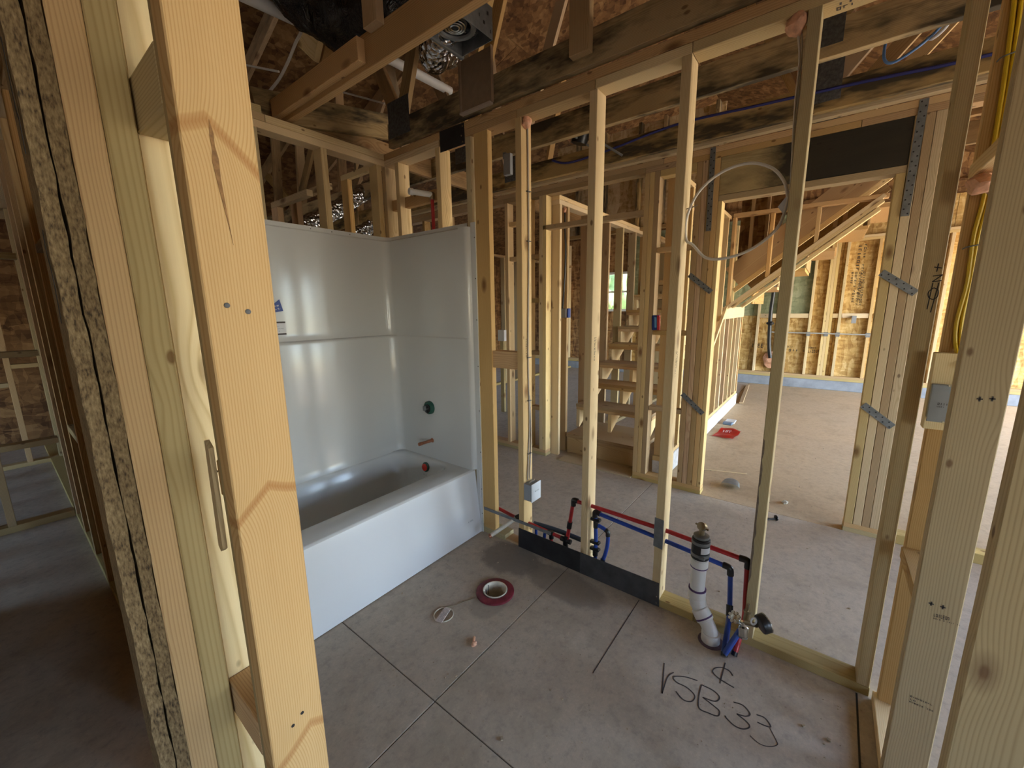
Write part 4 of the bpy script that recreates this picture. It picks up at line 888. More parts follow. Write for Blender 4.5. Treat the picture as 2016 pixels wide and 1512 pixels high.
# ================================================================== toilet flange, tag ring, foam scraps
t = thing('toilet_flange', (-.40, -.445, 0), 'dark red closet flange around an open white drain in the floor', 'flange')
def ring_solid(name, parent, prof, org, mat, seg=40, **kw):
    bm = bmesh.new(); rings = [[bm.verts.new((org[0]+r_*math.cos(2*math.pi*k/seg), org[1]+r_*math.sin(2*math.pi*k/seg), org[2]+h)) for k in range(seg)] for r_, h in prof]
    for i in range(len(rings)):
        a, b_ = rings[i], rings[(i+1) % len(rings)]
        for k in range(seg): bm.faces.new((a[k], a[(k+1) % seg], b_[(k+1) % seg], b_[k]))
    return mesh_obj(name, parent, bm, mat, org=org, **kw)
ring_solid('flange_plate', t, [(.064, .0), (.098, .0), (.098, .010), (.092, .013), (.066, .014), (.064, .011)], (-.402, -.445, .0008), RED_RING, label='dark red ring')
ring_solid('drain_pipe', t, [(.0605, -.15), (.0605, .012), (.0635, .016), (.0625, .0185), (.0585, .0185), (.0545, .013), (.052, -.02), (.050, -.15)], (-.402, -.445, .0015), PVC_CREAM, label='cream pipe mouth')
lathe('drain_bottom', t, [(.0515, 0), (.0515, .003)], (-.402, -.445, -.12), (0, 0, 1), simple('drain_dirt', (.30, .25, .17), rough=.9, var=.3), 32)
tube('knockout_wire', t, [(-.402, -.397, -.03), (-.404, -.400, .0), (-.398, -.396, .018)], .002, GALV_DARK, 6); tube('knockout_wire', t, [(-.425, -.405, -.03), (-.427, -.407, -.005), (-.424, -.402, .010)], .002, GALV_DARK, 6)
t = thing('wire_ring', (-.672, -.349, 0), 'thin wire ring with twisted tail lying by the red flange', 'ring')
tube('ring', t, [(-.672+.046*math.cos(a*math.pi/8), -.349+.046*math.sin(a*math.pi/8),   .0035) for a in range(16)], .0026, PVC_CREAM, 6, closed=True, n=3)
tube('tail', t, [(-.640, -.316, .003), (-.62, -.333, .005), (-.60, -.345, .003), (-.57, -.36, .0045), (-.53, -.378, .003), (-.497, -.392, .003)], .002, simple('rusted_wire', (.25, .20, .13), rough=.6, metal=.4), 6)
t = thing('paper_tag', (-.678, -.35, 0), 'small dusty white tag inside the wire ring on the floor', 'tag')
polyplate('tag_sheet', t, [(-.640, -.322, .0062), (-.629, -.354, .0062), (-.716, -.384, .0062), (-.726, -.351, .0062)], (0, 0, 1), .003, simple('dusty_tag', (.62, .52, .47), rough=.8, var=.3, scale=60)); stamp(t, (-.71, -.372, .0094), (1, .3, 0), (-.3, 1, 0), (0, 0, 1), [(0, .006, .05, 6), (.01, .005, .05, 7)], INK_GREY)
t = thing('foam_scrap', (-.70, -.58, 0), 'small orange foam drip lying on the bathroom floor', 'foam'); blob('blob', t, (-.715, -.588, .008), (.013, .011, .009), FOAM, 2); tube('drip', t, [(-.712, -.582, .007), (-.698, -.571, .008), (-.686, -.563, .006)], .006, FOAM, 8)

# ================================================================== white drain pipe with test coupling
t = thing('drain_pipe', (-.055, -1.395, 0), 'white drain pipe with bends and a black test coupling, by the plate', 'pipe')
px = -.040; yv = -1.325
# upright, two eighth bends, floor hub
bm = bmesh.new(); P = [(px, yv, .365), (px, yv, .175), (px, yv-.002, .155), (px-.004, yv-.012, .125), (px-.012, yv-.034, .09), (px-.022, yv-.058, .065), (px-.028, yv-.070, .045), (px-.030, yv-.074, .02), (px-.030, yv-.074, .0)]
bm_tube(bm, catmull(P, 6), .0305, 24); mesh_obj('pipe', t, bm, PVC, org=(px, yv, .15))
def cyl(name, c0, c1, r, mat, parent=t, lip=.0, **kw):
    d = Vector(c1)-Vector(c0); ln = d.length
    return lathe(name, parent, [(r-lip, 0), (r, min(.003, ln*.2)), (r, ln-min(.003, ln*.2)), (r-lip, ln)], c0, d, mat, 24, **kw)
cyl('socket', (px, yv, .165), (px, yv, .205), .0365, PVC, lip=.002); cyl('socket', (px, yv, .318), (px, yv, .352), .036, PVC, lip=.002)
cyl('socket', (px-.006, yv-.016, .118), (px-.017, yv-.047, .078), .037, PVC, lip=.003); cyl('socket', (px-.030, yv-.074, .0), (px-.030, yv-.074, .042), .038, PVC, lip=.002)
cyl('socket', (px, yv-.001, .162), (px-.005, yv-.012, .13), .0355, PVC, lip=.001)
cyl('primer_ring', (px, yv, .203), (px, yv, .209), .0368, PRIMER, label='purple primer ring'); cyl('primer_ring', (px, yv, .315), (px, yv, .319), .0363, PRIMER, label='thin purple primer ring')
cyl('primer_ring', (px-.0135, yv-.037, .0905), (px-.0148, yv-.041, .0855), .0378, PRIMER, label='slanting purple primer ring')
cyl('rubber_sleeve', (px, yv, .358), (px, yv, .452), .037, RUBBER, lip=.003); cyl('hose_clamp', (px, yv, .372), (px, yv, .386), .0385, GALV, lip=.001); cyl('hose_clamp', (px, yv, .428), (px, yv, .442), .0385, GALV, lip=.001)
box('clamp_screw', t, (px-.045, px-.033), (yv-.028, yv-.004), (.373, .385), GALV); 
sl = bmesh.new()
for k in range(9):
    a0, a1 = R(195+k*8), R(203+k*8)
    sl.faces.new([sl.verts.new((px+.0375*math.cos(a), yv+.0375*math.sin(a), z)) for a, z in ((a0, .394), (a1, .394), (a1, .422), (a0, .422))])
o = mesh_obj('coupling_label', t, sl, PAPER, org=(px, yv, .4), label='white printed label')
cyl('test_plug', (px, yv, .452), (px, yv, .468), .0325, GALV, lip=.004); cyl('plug_stem', (px, yv, .466), (px, yv, .495), .0115, BRASS)
lathe('wing_nut', t, [(.009, -.013), (.018, -.011), (.018, .011), (.009, .013)], (px-.002, yv, .507), (-1, .3, .5), BRASS, 16)
cyl('plug_pin', (px+.004, yv+.028, .510), (px-.004, yv-.026, .498), .0042, BRASS)
lathe('floor_primer', t, [(.052, 0), (.050, .0012)], (px-.032, yv-.076, .0002), (0, 0, 1), simple('primer_smear', (.13, .09, .12), rough=.8, var=.5), 20, label='primer smear round the hub')

# ================================================================== coloured water pipes
t = thing('red_water_pipe', (.045, -1.1, 0), 'red hot water pipe run through the studs with black elbows', 'pipe')
r = .0105
tube('pipe_run', t, [(.045, -.652, .392), (.045, -.79, .392), (.045, -1.16, .385), (.045, -1.475, .365)], r, PEX_RED, 12, smooth_path=False)
tube('pipe_drop', t, [(.045, -1.497, .345), (.043, -1.503, .20), (.0, -1.51, .12), (-.05, -1.503, .05), (-.093, -1.497, .006)], r, PEX_RED, 12)
tube('pipe_drop', t, [(.045, -.645, .375), (.045, -.612, .145), (.047, -.604, .135)], r, PEX_RED, 12, smooth_path=False)
tube('pipe_low', t, [(.05, -.09, .172), (.05, -.20, .158), (.05, -.33, .148), (.05, -.60, .132)], r, PEX_RED, 12); tube('pipe_low_stub', t, [(.05, -.497, .135), (.05, -.505, .03)], r, PEX_RED, 12, smooth_path=False)
def fitting(parent, pts, rad=.0145, mat=PLASTIC_BLACK): return tube('fitting', parent, pts, rad, mat, 12, n=4)
fitting(t, [(.045, -.648, .36), (.045, -.648, .385), (.045, -.652, .395), (.045, -.675, .395)]); fitting(t, [(.045, -1.465, .366), (.045, -1.49, .366), (.045, -1.499, .358), (.045, -1.500, .33)])
fitting(t, [(.045, -.628, .255), (.045, -.622, .215)]); fitting(t, [(.045, -.61, .165), (.045, -.60, .12), (.045, -.602, .085)]); fitting(t, [(.045, -.635, .131), (.045, -.57, .135)]); fitting(t, [(.05, -.475, .138), (.05, -.515, .135)]); fitting(t, [(.05, -.50, .15), (.05, -.502, .105)]); fitting(t, [(-.088, -1.498, .016), (-.097, -1.496, .002)], .0125)
tube('pipe_stub', t, [(.045, -.602, .09), (.045, -.603, .02)], r, RED_RING, 12, smooth_path=False)
t = thing('blue_water_pipe', (.045, -1.1, 0), 'blue cold water pipe run with its black clipped manifold and loop', 'pipe')
tube('pipe_run', t, [(.045, -.79, .362), (.045, -1.16, .33), (.045, -1.42, .305)], r, PEX_BLUE, 12, smooth_path=False)
tube('pipe_drop', t, [(.045, -1.436, .29), (.045, -1.447, .115)], r, PEX_BLUE, 12, smooth_path=False)
fitting(t, [(.045, -1.405, .308), (.045, -1.425, .306), (.045, -1.435, .297), (.045, -1.437, .27)]); fitting(t, [(.045, -1.446, .125), (.03, -1.45, .10), (.02, -1.452, .085)])
tube('pipe_v', t, [(.02, -1.452, .09), (-.05, -1.457, .05), (-.122, -1.462, .008)], .0115, PEX_BLUE, 12, smooth_path=False); tube('pipe_v', t, [(-.122, -1.464, .010), (-.064, -1.506, .105)], .0115, PEX_BLUE, 12, smooth_path=False); fitting(t, [(-.116, -1.462, .012), (-.126, -1.464, .002)], .013)
tube('pipe_down', t, [(.045, -.782, .345), (.045, -.788, .20), (.045, -.787, .03)], r, PEX_BLUE, 12); tube('pipe_loop', t, [(.045, -.80, .292), (.045, -.838, .282), (.045, -.856, .262), (.045, -.856, .20), (.045, -.845, .14), (.045, -.832, .10)], r, PEX_BLUE, 12)
fitting(t, [(.045, -.78, .335), (.045, -.78, .36), (.045, -.788, .365), (.045, -.81, .361)]); fitting(t, [(.045, -.784, .325), (.045, -.786, .275)], .0135); fitting(t, [(.045, -.842, .281), (.045, -.855, .272), (.045, -.857, .25)], .0125); fitting(t, [(.045, -.833, .105), (.045, -.831, .05)], .0135); fitting(t, [(.045, -.787, .16), (.045, -.787, .11)], .0145)
for z in (.322, .188, .148): box('pipe_clip', t, (.03, .06), (-.812, -.758), (z-.008, z+.008), PLASTIC_BLACK, 'y', bev=.004)
tube('pipe_stub', t, [(.05, -.392, .125), (.05, -.394, .03)], .009, PEX_BLUE, 10, smooth_path=False); tube('pipe_stub', t, [(.05, -.455, .122), (.05, -.446, .03)], .010, PEX_BLUE, 10, smooth_path=False)
t = thing('dark_supply_pipe', (.09, -.5, .13), 'dark blue insulated pipe lying behind the studs above the black plate', 'pipe')
tube('sleeve', t, [(.075, -.36, .142), (.085, -.43, .142), (.092, -.55, .142), (.095, -.72, .135)], .014, PEX_DARK, 12)
t = thing('toilet_stub', (-.05, -.2, .1), 'white capped water stub sticking out above the plate near the tub', 'pipe')
tube('stub_pipe', t, [(.02, -.262, .168), (-.125, -.175, .088)], .0125, PVC_CREAM, 14, smooth_path=False); lathe('stub_end', t, [(.0135, 0), (.0135, .012), (.010, .016)], (-.120, -.178, .091), (-.145, .087, -.08), COPPER, 14); fitting(t, [(.05, -.28, .178), (.03, -.267, .172), (.018, -.26, .167)], .0165)
# shut-off valve with pressure gauge
t = thing('pressure_gauge', (-.09, -1.53, .1), 'black pressure gauge on a brass test valve by the blue pipes', 'gauge')
lathe('valve_body', t, [(.014, -.026), (.019, -.022), (.019, .012), (.013, .018), (.013, .034)], (-.085, -1.519, .128), (.25, .12, 1), CHROME, 16); lathe('hex_nut', t, [(.017, 0), (.0185, .003), (.0185, .014), (.015, .018)], (-.088, -1.521, .094), (.2, .1, 1), simple('worn_steel', (.38, .37, .33), rough=.35, metal=.9), 6)
lathe('valve_stem', t, [(.008, 0), (.008, .03)], (-.083, -1.510, .150), (-.1, .9, .45), CHROME, 12)
bm = bmesh.new(); Mh = frame((-.082, -1.482, .168), (-.78, .32, .55))
for k in range(8): bm_lathe(bm, [(.0065, -.005), (.0075, 0), (.0065, .005)], Mh @ Matrix.Translation((.018*math.cos(k*math.pi/4), .018*math.sin(k*math.pi/4), 0)), 8)
bm_lathe(bm, [(.016, -.004), (.016, .004), (.006, .006)], Mh, 12); mesh_obj('hand_wheel', t, bm, CHROME, org=(-.082, -1.482, .168), label='scalloped chrome hand wheel')
lathe('valve_inlet', t, [(.011, 0), (.011, .03), (.014, .032), (.014, .04)], (-.07, -1.522, .165), (.3, -.05, .9), BRASS, 12); tube('bleed_spike', t, [(-.065, -1.52, .19), (-.058, -1.524, .235)], .006, BRASS, 8, smooth_path=False)
lathe('gauge_neck', t, [(.010, 0), (.010, .05)], (-.090, -1.525, .170), (-.45, -.8, .5), BRASS, 12)
lathe('gauge_case', t, [(.030, 0), (.0345, .002), (.036, .008), (.036, .026), (.034, .030), (.031, .031)], (-.118, -1.574, .205), (.62, -.70, .28), PLASTIC_BLACK, 36); lathe('gauge_back', t, [(.026, -.0012), (.0285, .0005)], (-.118, -1.574, .205), (.62, -.70, .28), simple('dark_dial', (.06, .06, .065), rough=.35), 28)
lathe('gauge_rim', t, [(.0355, 0), (.0368, .001), (.0368, .004), (.0355, .005)], Vector((-.118, -1.574, .205))+Vector((.62, -.70, .28))*.026/.976, (.62, -.70, .28), CHROME, 36)
tube('washer', t, [(-.122, -1.553+.0085*math.cos(k*math.pi/6), .213+.0145*math.sin(k*math.pi/6)-.004*math.cos(k*math.pi/6)) for k in range(12)], .0036, PAPER, 8, closed=True, n=3, label='white ring seal')

# ================================================================== electrical boxes and cables in the bathroom and hall
def ebox(name, loc, dims, label, cover_axis, cover_mat=BOX_LIGHT):
    t = thing(name, loc, label, 'electrical box'); x, y, z = dims
    box('box_body', t, x, y, z, BOX_GREY, 'z', bev=.002)
    return t
t = ebox('outlet_box', (.02, -.37, .37), ((.0, .09), (-.392, -.339), (.322, .425)), 'grey outlet box with light cover low on the second stud from the tub', 'y')
box('cover', t, (-.002, .094), (-.397, -.3925), (.318, .430), BOX_LIGHT, 'z', bev=.001); stamp(t, (.03, -.3975, .375), (1, 0, 0), (0, 0, 1), (0, -1, 0), [(0, .008, .045, 5)]); 
for k in range(3): tube('box_wire', t, [(.02+.02*k, -.36, .42), (.025+.02*k, -.37, .437), (.04+.015*k, -.365, .432), (.05+.012*k, -.36, .42)], .003, GREY_CABLE, 6)
c = thing('grey_cable', (.05, -.34, 1.4), 'grey cable stapled down the second stud from the tub', 'cable')
tube('strand', c, [(.05, -.344, 2.39), (.055, -.344, 1.79), (.045, -.343, 1.2), (.055, -.343, .80), (.045, -.343, .62), (.03, -.345, .44)], .0042, GREY_CABLE, 8); tube('strand', c, [(.057, -.344, .95), (.068, -.343, .80), (.07, -.343, .66), (.05, -.345, .44)], .0035, GREY_CABLE, 8)
for z in (2.05, 1.80, 1.17, .92, .60): box('staple', c, (.037, .067), (-.352, -.339), (z-.002, z+.002), GALV_DARK, 'x', bev=.0005)
def foam(loc, r, label, seed, extra=None):
    t = thing('foam_blob', loc, label, 'foam'); blob('blob', t, loc, r, FOAM, seed)
    if extra: blob('blob', t, extra[0], extra[1], FOAM, seed+5)
foam((.03, -.352, 2.372), (.028, .024, .028), 'orange foam plug at the top of the second stud from the tub', 1)
foam((.02, -1.478, 2.372), (.034, .03, .032), 'orange foam plug above the coiled white cable', 3, ((.02, -1.49, 2.385), (.028, .02, .022)))
foam((-.12, -1.953, 1.757), (.05, .030, .024), 'orange foam plug where the yellow cable passes the block', 4, ((-.10, -1.980, 1.755), (.035, .024, .024)))
foam((-.315, -.315, 2.755), (.03, .03, .04), 'orange foam drip on top of the fan housing', 6, ((-.30, -.36, 2.715), (.014, .012, .035)))
c = thing('white_cable', (.05, -1.4, 1.8), 'white cable hanging down a stud and coiled in a big loop', 'cable')
tube('drop', c, [(.03, -1.473, 2.40), (.04, -1.495, 2.28), (.045, -1.496, 2.14), (.05, -1.502, 1.99), (.055, -1.508, 1.86)], .0058, WHITE_CABLE, 8, flat=.6); tube('drop', c, [(.03, -1.485, 2.40), (.05, -1.500, 2.28), (.05, -1.503, 2.0), (.05, -1.51, 1.80)], .005, WHITE_CABLE, 8, flat=.6)
tube('loop', c, [(.05, -1.503, 1.83), (.05, -1.487, 1.885), (.05, -1.443, 1.94), (.05, -1.367, 1.972), (.05, -1.272, 1.957), (.05, -1.193, 1.897), (.05, -1.154, 1.803), (.05, -1.158, 1.72), (.05, -1.186, 1.695), (.05, -1.241, 1.639), (.05, -1.317, 1.632), (.05, -1.403, 1.659), (.05, -1.479, 1.724), (.05, -1.503, 1.81), (.05, -1.503, 1.845)], .0055, WHITE_CABLE, 8)
tube('tie_wire', c, [(.045, -1.135, 1.835), (.05, -1.155, 1.842), (.05, -1.175, 1.845), (.045, -1.195, 1.85)], .002, GREY_CABLE, 6); polyplate('cable_tag', c, [(.05, -1.475, 1.80), (.05, -1.50, 1.835), (.05, -1.508, 1.80), (.05, -1.492, 1.775)], (-1, 0, 0), .002, PAPER)
c = thing('yellow_cable', (-.06, -1.97, 1.7), 'pair of yellow cables stapled to the orange corner stud', 'cable')
tube('strand', c, [(-.048, -1.95, 2.39), (-.047, -1.965, 2.15), (-.046, -1.972, 1.95), (-.046, -1.974, 1.74), (-.047, -1.968, 1.63), (-.047, -1.972, 1.5), (-.047, -1.966, 1.39), (-.05, -1.972, 1.32), (-.085, -1.985, 1.26)], .0075, YELLOW, 10, flat=.65); tube('strand', c, [(-.048, -1.963, 2.39), (-.047, -1.976, 2.15), (-.046, -1.981, 1.95), (-.046, -1.983, 1.74), (-.047, -1.977, 1.63), (-.047, -1.978, 1.5), (-.047, -1.976, 1.39), (-.05, -1.982, 1.32), (-.085, -1.993, 1.255)], .007, YELLOW, 10, flat=.65)
for z in (2.08, 1.60): tube('staple', c, [(-.043, -1.951, z-.004), (-.057, -1.958, z), (-.058, -1.985, z+.004), (-.043, -1.992, z+.002)], .0018, GALV, 6)
t = ebox('switch_box', (-.1, -1.96, 1.15), ((-.118, -.08), (-1.995, -1.932), (1.100, 1.205)), 'grey box with printed cover on the block in the right corner', 'x'); t['category'] = 'electrical box'
box('cover', t, (-.123, -.1185), (-1.998, -1.928), (1.096, 1.208), BOX_GREY, 'z', bev=.001); stamp(t, (-.1235, -1.944, 1.148), (0, -1, 0), (0, 0, 1), (-1, 0, 0), [(0, .007, .034, 6), (-.007, .004, .02, 5)])
for z in (1.207, 1.098): lathe('cover_screw', t, [(.003, 0), (.003, .002)], (-.1232, -1.963, z), (-1, 0, 0), CHROME, 8)
t = ebox('outlet_box', (1.65, .36, 1.4), ((1.625, 1.639), (.337, .41), (1.352, 1.44)), 'grey box with blue inside on the stud by the stair doorway', 'y'); box('box_inside', t, (1.640, 1.685), (.318, .335), (1.352, 1.44), LABEL_BLUE, 'z', label='blue open side')
c = thing('black_cable', (1.64, .36, 1.9), 'black cable dropping into the box by the stair doorway', 'cable'); tube('strand', c, [(1.635, .364, 2.34), (1.634, .362, 2.18), (1.634, .352, 1.95), (1.634, .36, 1.7), (1.634, .379, 1.44)], .007, BLACK_CABLE, 8); blob('foam_cap', c, (1.635, .365, 2.335), (.016, .016, .03), FOAM, 9)
t = ebox('outlet_box', (2.6, 1.86, 1.08), ((2.5, 2.56), (1.81, 1.92), (1.01, 1.16)), 'white outlet box in the dim room behind the hall', 'x'); t.children[0].data = t.children[0].data.copy(); t.children[0].data.materials[0] = PAPER
box('box_post', t, (2.52, 2.558), (1.84, 1.90), (.0, 1.01), W_GREY, 'z')
t = ebox('junction_box', (.6, .18, 2.42), ((.545, .575), (.155, .215), (2.35, 2.485)), 'grey box hanging from the truss chord near the tub end', 'x'); box('box_tab', t, (.55, .575), (.20, .225), (2.46, 2.50), GALV, 'z')
t = ebox('outlet_box', (1.42, -2.10, 1.3), ((1.40, 1.46), (-2.10, -2.047), (1.16, 1.27)), 'grey box on the far side of the right opening posts', 'x')
t = thing('small_carton', (1.43, -.62, 1.265), 'small blue and red carton standing on the block in the hall wall', 'carton')
o = beam('carton_body', t, (1.425, -.596, 1.266), (1.425, -.590, 1.38), .05, .05, LABEL_BLUE, side=(0, 1, 0)); o = beam('carton_side', t, (1.397, -.628, 1.266), (1.397, -.622, 1.38), .022, .012, LABEL_RED, side=(0, 1, 0)); o = beam('carton_print', t, (1.3985, -.605, 1.285), (1.3985, -.600, 1.365), .022, .004, LABEL_CYAN, side=(0, 1, 0))
c = thing('blue_cable', (1.17, -1, 2.58), 'dark blue cable sagging along the truss chord by the hall', 'cable'); tube('strand', c, [(1.172, -2.3, 2.55), (1.172, -2.03, 2.553), (1.172, -1.68, 2.578), (1.172, -1.23, 2.60), (1.172, -.74, 2.62), (1.168, -.28, 2.573), (1.168, .06, 2.558), (1.15, .2, 2.60)], .008, BLUE_CABLE, 8)
c = thing('hall_light_can', (.95, -.16, 2.6), 'black can light rough-in with bar hanger between trusses', 'light'); lathe('can', c, [(.055, -.05), (.06, .0), (.055, .05)], (.95, -.16, 2.63), (0, .3, -1), PLASTIC_BLACK, 18); tube('bar', c, [(.95, -.23, 2.615), (1.05, -.43, 2.47)], .008, GALV, 8, smooth_path=False); tube('bar_hanger', c, [(.612, -.16, 2.60), (1.178, -.16, 2.60)], .007, GALV, 8, smooth_path=False); blob('foam_cap', c, (.93, -.085, 2.635), (.028, .02, .026), FOAM, 11)
c = thing('blue_white_wires', (.9, -1.9, 2.6), 'blue and white wires hanging between trusses near the upper right', 'cable'); tube('blue_wire', c, [(.88, -1.955, 2.68), (.9, -1.925, 2.62), (.9, -1.86, 2.56), (.92, -1.78, 2.53), (.92, -1.745, 2.56), (.95, -1.745, 2.66)], .006, simple('light_blue_sheath', (.10, .22, .5), rough=.4), 8); tube('white_wire', c, [(.87, -1.965, 2.68), (.88, -1.935, 2.60), (.9, -1.90, 2.575), (.92, -1.885, 2.59)], .007, PAPER, 8)

# ================================================================== attic fittings above the tub
t = thing('exhaust_fan', (-.39, -.31, 2.58), 'open galvanised exhaust fan housing hung between the truss chords', 'fan')
x0, x1, y0, y1, z0, z1 = -.565, -.283, -.40, -.215, 2.58, 2.70
box('side_plate', t, (x0, x1), (y0, y0+.003), (z0, z1), GALV, 'x', bev=.0008, label='galvanised side plate with slots'); box('side_plate', t, (x0, x1), (y1-.003, y1), (z0, z1), GALV, 'x', bev=.0008); box('side_plate', t, (x0, x0+.003), (y0, y1), (z0, z1), GALV, 'y', bev=.0008); box('side_plate', t, (x1-.003, x1), (y0, y1), (z0, z1), GALV, 'y', bev=.0008); box('top_plate', t, (x0, x1), (y0, y1), (z1, z1+.003), GALV, 'x', bev=.0008)
box('mount_rail', t, (x0, x1+.02), (y1, y1+.022), (2.578, 2.600), GALV, 'x', bev=.006); tube('blower_rim', t, [(-.42+.08*math.cos(a*math.pi/7), -.31+.075*math.sin(a*math.pi/7), 2.605) for a in range(14)], .012, GALV, 8, closed=True, n=3)
lathe('motor', t, [(.052, 0), (.055, -.02), (.05, -.045), (.02, -.05)], (-.42, -.31, 2.655), (0, 0, 1), simple('motor_case', (.16, .16, .165), rough=.4, metal=.6), 24)
for k, (r0, zz) in enumerate(((.042, 2.600), (.030, 2.598), (.018, 2.597))): tube('motor_winding', t, [(-.42+r0*math.cos(a*math.pi/6), -.31+r0*math.sin(a*math.pi/6), zz) for a in range(12)], .0045, CHROME, 6, closed=True, n=2)
for k in range(5): tube('fan_wire', t, [(-.35-.01*k, -.28, 2.64), (-.335, -.30-.012*k, 2.605), (-.33, -.345, 2.60+.004*k), (-.36, -.37+.005*k, 2.625)], .003, (BLACK_CABLE, WHITE_CABLE, BLACK_CABLE, GALV_DARK, BLACK_CABLE)[k], 6)
for k, (x, z) in enumerate(((-.47, 2.65), (-.40, 2.662), (-.37, 2.63), (-.32, 2.66), (-.30, 2.60), (-.345, 2.615))): box('plate_slot', t, (x, x+(.010 if k % 2 else .004)), (y0-.0008, y0-.0001), (z, z+.012), INK, 'z', bev=0)
d = thing('silver_flex_duct', (-.1, .1, 2.75), 'crinkled silver flex duct curving away from the exhaust fan', 'duct')
pts = catmull([(-.40, -.235, 2.645), (-.345, -.12, 2.655), (-.26, .0, 2.675), (-.15, .11, 2.74), (-.03, .20, 2.84), (.16, .30, 2.96), (.3, .36, 3.1)], 16)
bm = bmesh.new(); bm_tube(bm, pts, .06, 24, rfun=lambda u: .066 + .005*math.sin(u*130)); mesh_obj('sleeve', d, bm, FOIL, org=(-.2, .1, 2.75))
d = thing('black_flex_duct', (-.3, .6, 2.95), 'fat black film-wrapped duct sagging above the scabbed chord', 'duct')
pts = catmull([(-.70, .64, 3.14), (-.54, .56, 2.99), (-.42, .46, 2.925), (-.29, .38, 2.95), (-.20, .24, 3.15), (-.17, .05, 3.6)], 16)
bm = bmesh.new(); bm_tube(bm, pts, .15, 72)
for v in bm.verts: v.co += noise.noise_vector(v.co*9)*.026 + noise.noise_vector(Vector((v.co.x*28, v.co.y*28, v.co.z*9)))*.011
mesh_obj('sleeve', d, bm, FILM, smooth='all', org=(-.4, .6, 3.0))
c = thing('cardboard_flap', (-.06, -.1, 2.6), 'brown cardboard flap hanging from the fan over the top plate', 'cardboard')
box('flap', c, (-.062, -.056), (-.205, .008), (2.475, 2.73), CARD, 'z', bev=.001); box('flap_edge', c, (-.074, -.050), (.006, .018), (2.478, 2.735), CARD, 'z', bev=.003); box('flap_fold', c, (-.080, -.052), (-.203, .012), (2.468, 2.477), simple('pale_card', (.36, .28, .22), rough=.8), 'y', bev=.001); box('flap_edge', c, (-.072, -.052), (-.208, -.204), (2.478, 2.73), CARD, 'z', bev=.001)
p = thing('vent_pipe', (-.1, .5, 2.85), 'white plastic vent pipe slanting through the attic', 'pipe'); tube('pipe_length', p, [(-.98, .8, 2.97), (-.831, .8, 2.988), (-.49, .8, 3.01), (.103, .8, 3.074), (.64, .8, 3.085)], .030, PVC, 16, smooth_path=False)
c = thing('white_attic_cable', (-.5, 1, 2.9), 'white cable looping down behind the scabbed chord', 'cable'); tube('strand', c, [(-.5, .72, 3.05), (-.5, .78, 2.96), (-.5, .86, 2.925), (-.5, .975, 2.865), (-.5, 1.128, 2.813), (-.5, 1.40, 2.78)], .008, WHITE_CABLE, 8)
c = thing('white_attic_wire', (-.1, .9, 2.8), 'thin white wire stretched straight below the attic webs', 'cable'); tube('strand', c, [(-.1, 1.146, 2.922), (-.1, .627, 2.693)], .0055, WHITE_CABLE, 8, smooth_path=False); tube('strand', c, [(-.1, 2.517, 3.531), (-.1, 1.936, 3.292)], .008, WHITE_CABLE, 8, smooth_path=False)
for i, (pp, lab) in enumerate((([(-.7, 2.0, 1.95), (-.25, 2.0, 2.05), (.2, 2.0, 2.28), (.55, 2.0, 2.52), (.8, 2.0, 2.7)], 'shiny foil duct climbing in the dark behind the tub'), ([(-.1, 2.9, 1.7), (.35, 2.9, 1.9), (.8, 2.8, 2.2), (1.15, 2.7, 2.42)], 'foil duct behind the shower riser'))):
    d = thing('foil_attic_duct', pp[2], lab, 'duct'); q = catmull(pp, 10); bm = bmesh.new(); bm_tube(bm, q, .12, 20, rfun=lambda u: .075+.007*math.sin(u*90)); mesh_obj('sleeve', d, bm, FOIL, org=pp[2])

# ================================================================== odds and ends on the hall and garage floor
t = thing('red_bag', (3.15, -.86, 0), 'crumpled red bag with white print on the garage floor', 'bag')
bm = bmesh.new(); nx, ny = 16, 14; gr = []
for i in range(nx+1):
    row = []
    for j in range(ny+1):
        u, w_ = i/nx, j/ny; x = 3.0+.36*u + .03*math.sin(w_*5); y = -.76-.21*w_ - .04*u
        z = .006 + .03*abs(noise.noise(Vector((x*9, y*9, 1.3)))) + .02*math.exp(-((u-.9)**2)*30)
        row.append(bm.verts.new((x, y, z)))
    gr.append(row)
for i in range(nx):
    for j in range(ny): bm.faces.new((gr[i][j], gr[i+1][j], gr[i+1][j+1], gr[i][j+1]))
bmesh.ops.solidify(bm, geom=bm.faces[:], thickness=.004); mesh_obj('sheet', t, bm, RED, org=(3.15, -.86, 0))
stamp(t, (3.10, -.84, .045), (.3, -1, 0), (1, 0, 0), (0, 0, 1), [(0, .05, .09, 3), (.06, .04, .09, 3)], PAPER)
t = thing('blue_packet', (3.72, -.81, 0), 'small blue and silver packet lying behind the red bag', 'packet'); box('packet_body', t, (3.60, 3.68), (-.865, -.76), (.0, .03), simple('slate_blue', (.12, .17, .24), rough=.5), 'y', bev=.008); box('packet_window', t, (3.68, 3.86), (-.875, -.765), (.0, .02), simple('silver_film', (.5, .52, .54), rough=.3), 'y', bev=.008)
t = thing('plastic_shell', (1.72, -1.18, 0), 'broken grey plastic pipe shell on the garage floor by the threshold', 'scrap')
bm = bmesh.new(); rows = []
for i in range(13):
    a = R(15+150*i/12); rows.append([bm.verts.new((1.655 + .012*math.sin(a*3), -1.175-.072*math.cos(a), .004+.042*math.sin(a))), bm.verts.new((1.755 + .03*math.sin(a), -1.170-.062*math.cos(a), .004+.036*math.sin(a)))])
for a, b_ in zip(rows, rows[1:]): bm.faces.new((a[0], b_[0], b_[1], a[1]))
bmesh.ops.solidify(bm, geom=bm.faces[:], thickness=.006); mesh_obj('shell', t, bm, PVC_GREY, org=(1.70, -1.17, 0))
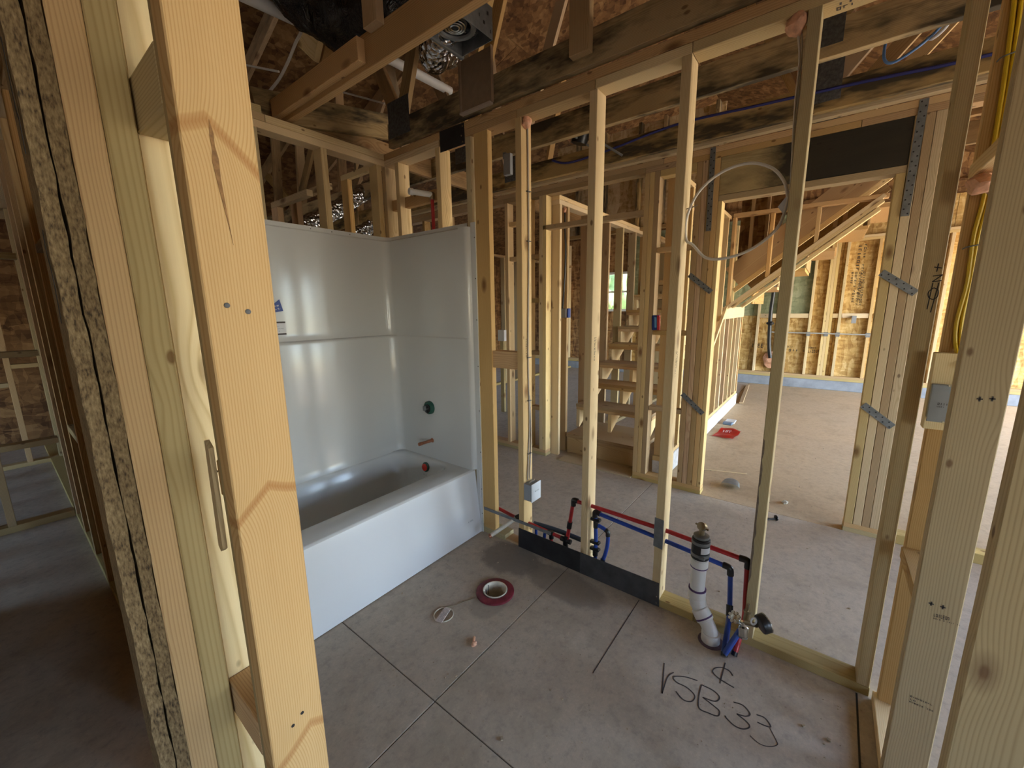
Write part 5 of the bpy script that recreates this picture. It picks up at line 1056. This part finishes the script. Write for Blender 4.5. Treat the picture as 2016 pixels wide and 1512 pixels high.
t = thing('wood_splinter', (2, -1.08, 0), 'thin pale splinter lying across the garage floor', 'stick'); beam('splinter_stick', t, (1.94, -.915, .006), (2.05, -1.245, .006), .008, .005, W_CREAM)
t = thing('anchor_bolt', (1.28, -1.51, 0), 'black threaded fastener with a washer on the hall floor', 'bolt'); tube('shank', t, [(1.235, -1.45, .010), (1.292, -1.525, .014)], .007, PLASTIC_BLACK, 10, smooth_path=False); lathe('washer', t, [(.019, 0), (.020, .003), (.019, .007)], (1.288, -1.52, .019), (.6, -.78, .1), PLASTIC_BLACK, 20)
t = thing('crumpled_scrap', (1.62, -1.55, 0), 'small crumpled scrap of paper on the garage floor', 'scrap'); blob('scrap_ball', t, (1.62, -1.55, .010), (.022, .018, .012), PVC_CREAM, 8, amp=.6, freq=3)
t = thing('floor_board', (5.2, -.6, 0), 'long thin board lying on the garage floor toward the far wall', 'board'); beam('board', t, (4.95, -.76, .012), (6.6, -.62, .012), .05, .02, W_BROWN, side=(0, 1, 0))
c = thing('black_power_cable', (6.9, -.85, 1.2), 'thick black cable hanging on the far garage wall', 'cable'); tube('strand', c, [(6.90, -.84, 2.1), (6.90, -.847, 1.73), (6.89, -.835, 1.35), (6.89, -.845, 1.0), (6.895, -.865, .7), (6.90, -.90, .50)], .032, BLACK_CABLE, 10); blob('knot', c, (6.88, -.845, 1.13), (.05, .06, .035), BLACK_CABLE, 3)
t = thing('foam_blob', (6.95, -.90, .45), 'orange foam around the black cable low on the far wall', 'foam'); blob('blob', t, (6.95, -.90, .47), (.05, .12, .14), FOAM, 5)
t = ebox('outlet_box', (6.93, -1.98, 1.2), ((6.90, 6.96), (-2.03, -1.97), (1.14, 1.26)), 'small dark box on the far garage wall', 'x')
c = thing('garage_cable', (1.9, -.69, 1.5), 'yellow cable hanging inside the garage side wall', 'cable'); tube('strand', c, [(2.10, -.62, 2.3), (2.12, -.62, 1.9), (2.05, -.63, 1.45), (1.96, -.64, 1.35)], .010, YELLOW, 8); blob('foam_cap', c, (2.10, -.62, 2.28), (.02, .03, .05), FOAM, 7)

# ================================================================== trees beyond the far window
for i, (x, y, h) in enumerate(((13, 4.0, 5.5), (16.5, 8.6, 6.5), (10.6, 4.15, 2.7))):
    t = thing('tree', (x, y, -.16), ('leafy green tree filling the upper half of the far window', 'tall green tree outside the far window', 'small leafy sapling low outside the far window')[i], 'tree')
    tube('trunk', t, [(x, y, -.2), (x+.1, y, h*.5), (x, y+.1, h*.7)], .12, BARK, 10); blob('crown', t, (x, y, h*.62), (1.3 if i < 2 else .75, 1.3 if i < 2 else .75, h*.45), LEAF, i, amp=.6, freq=2.4, sub=4)
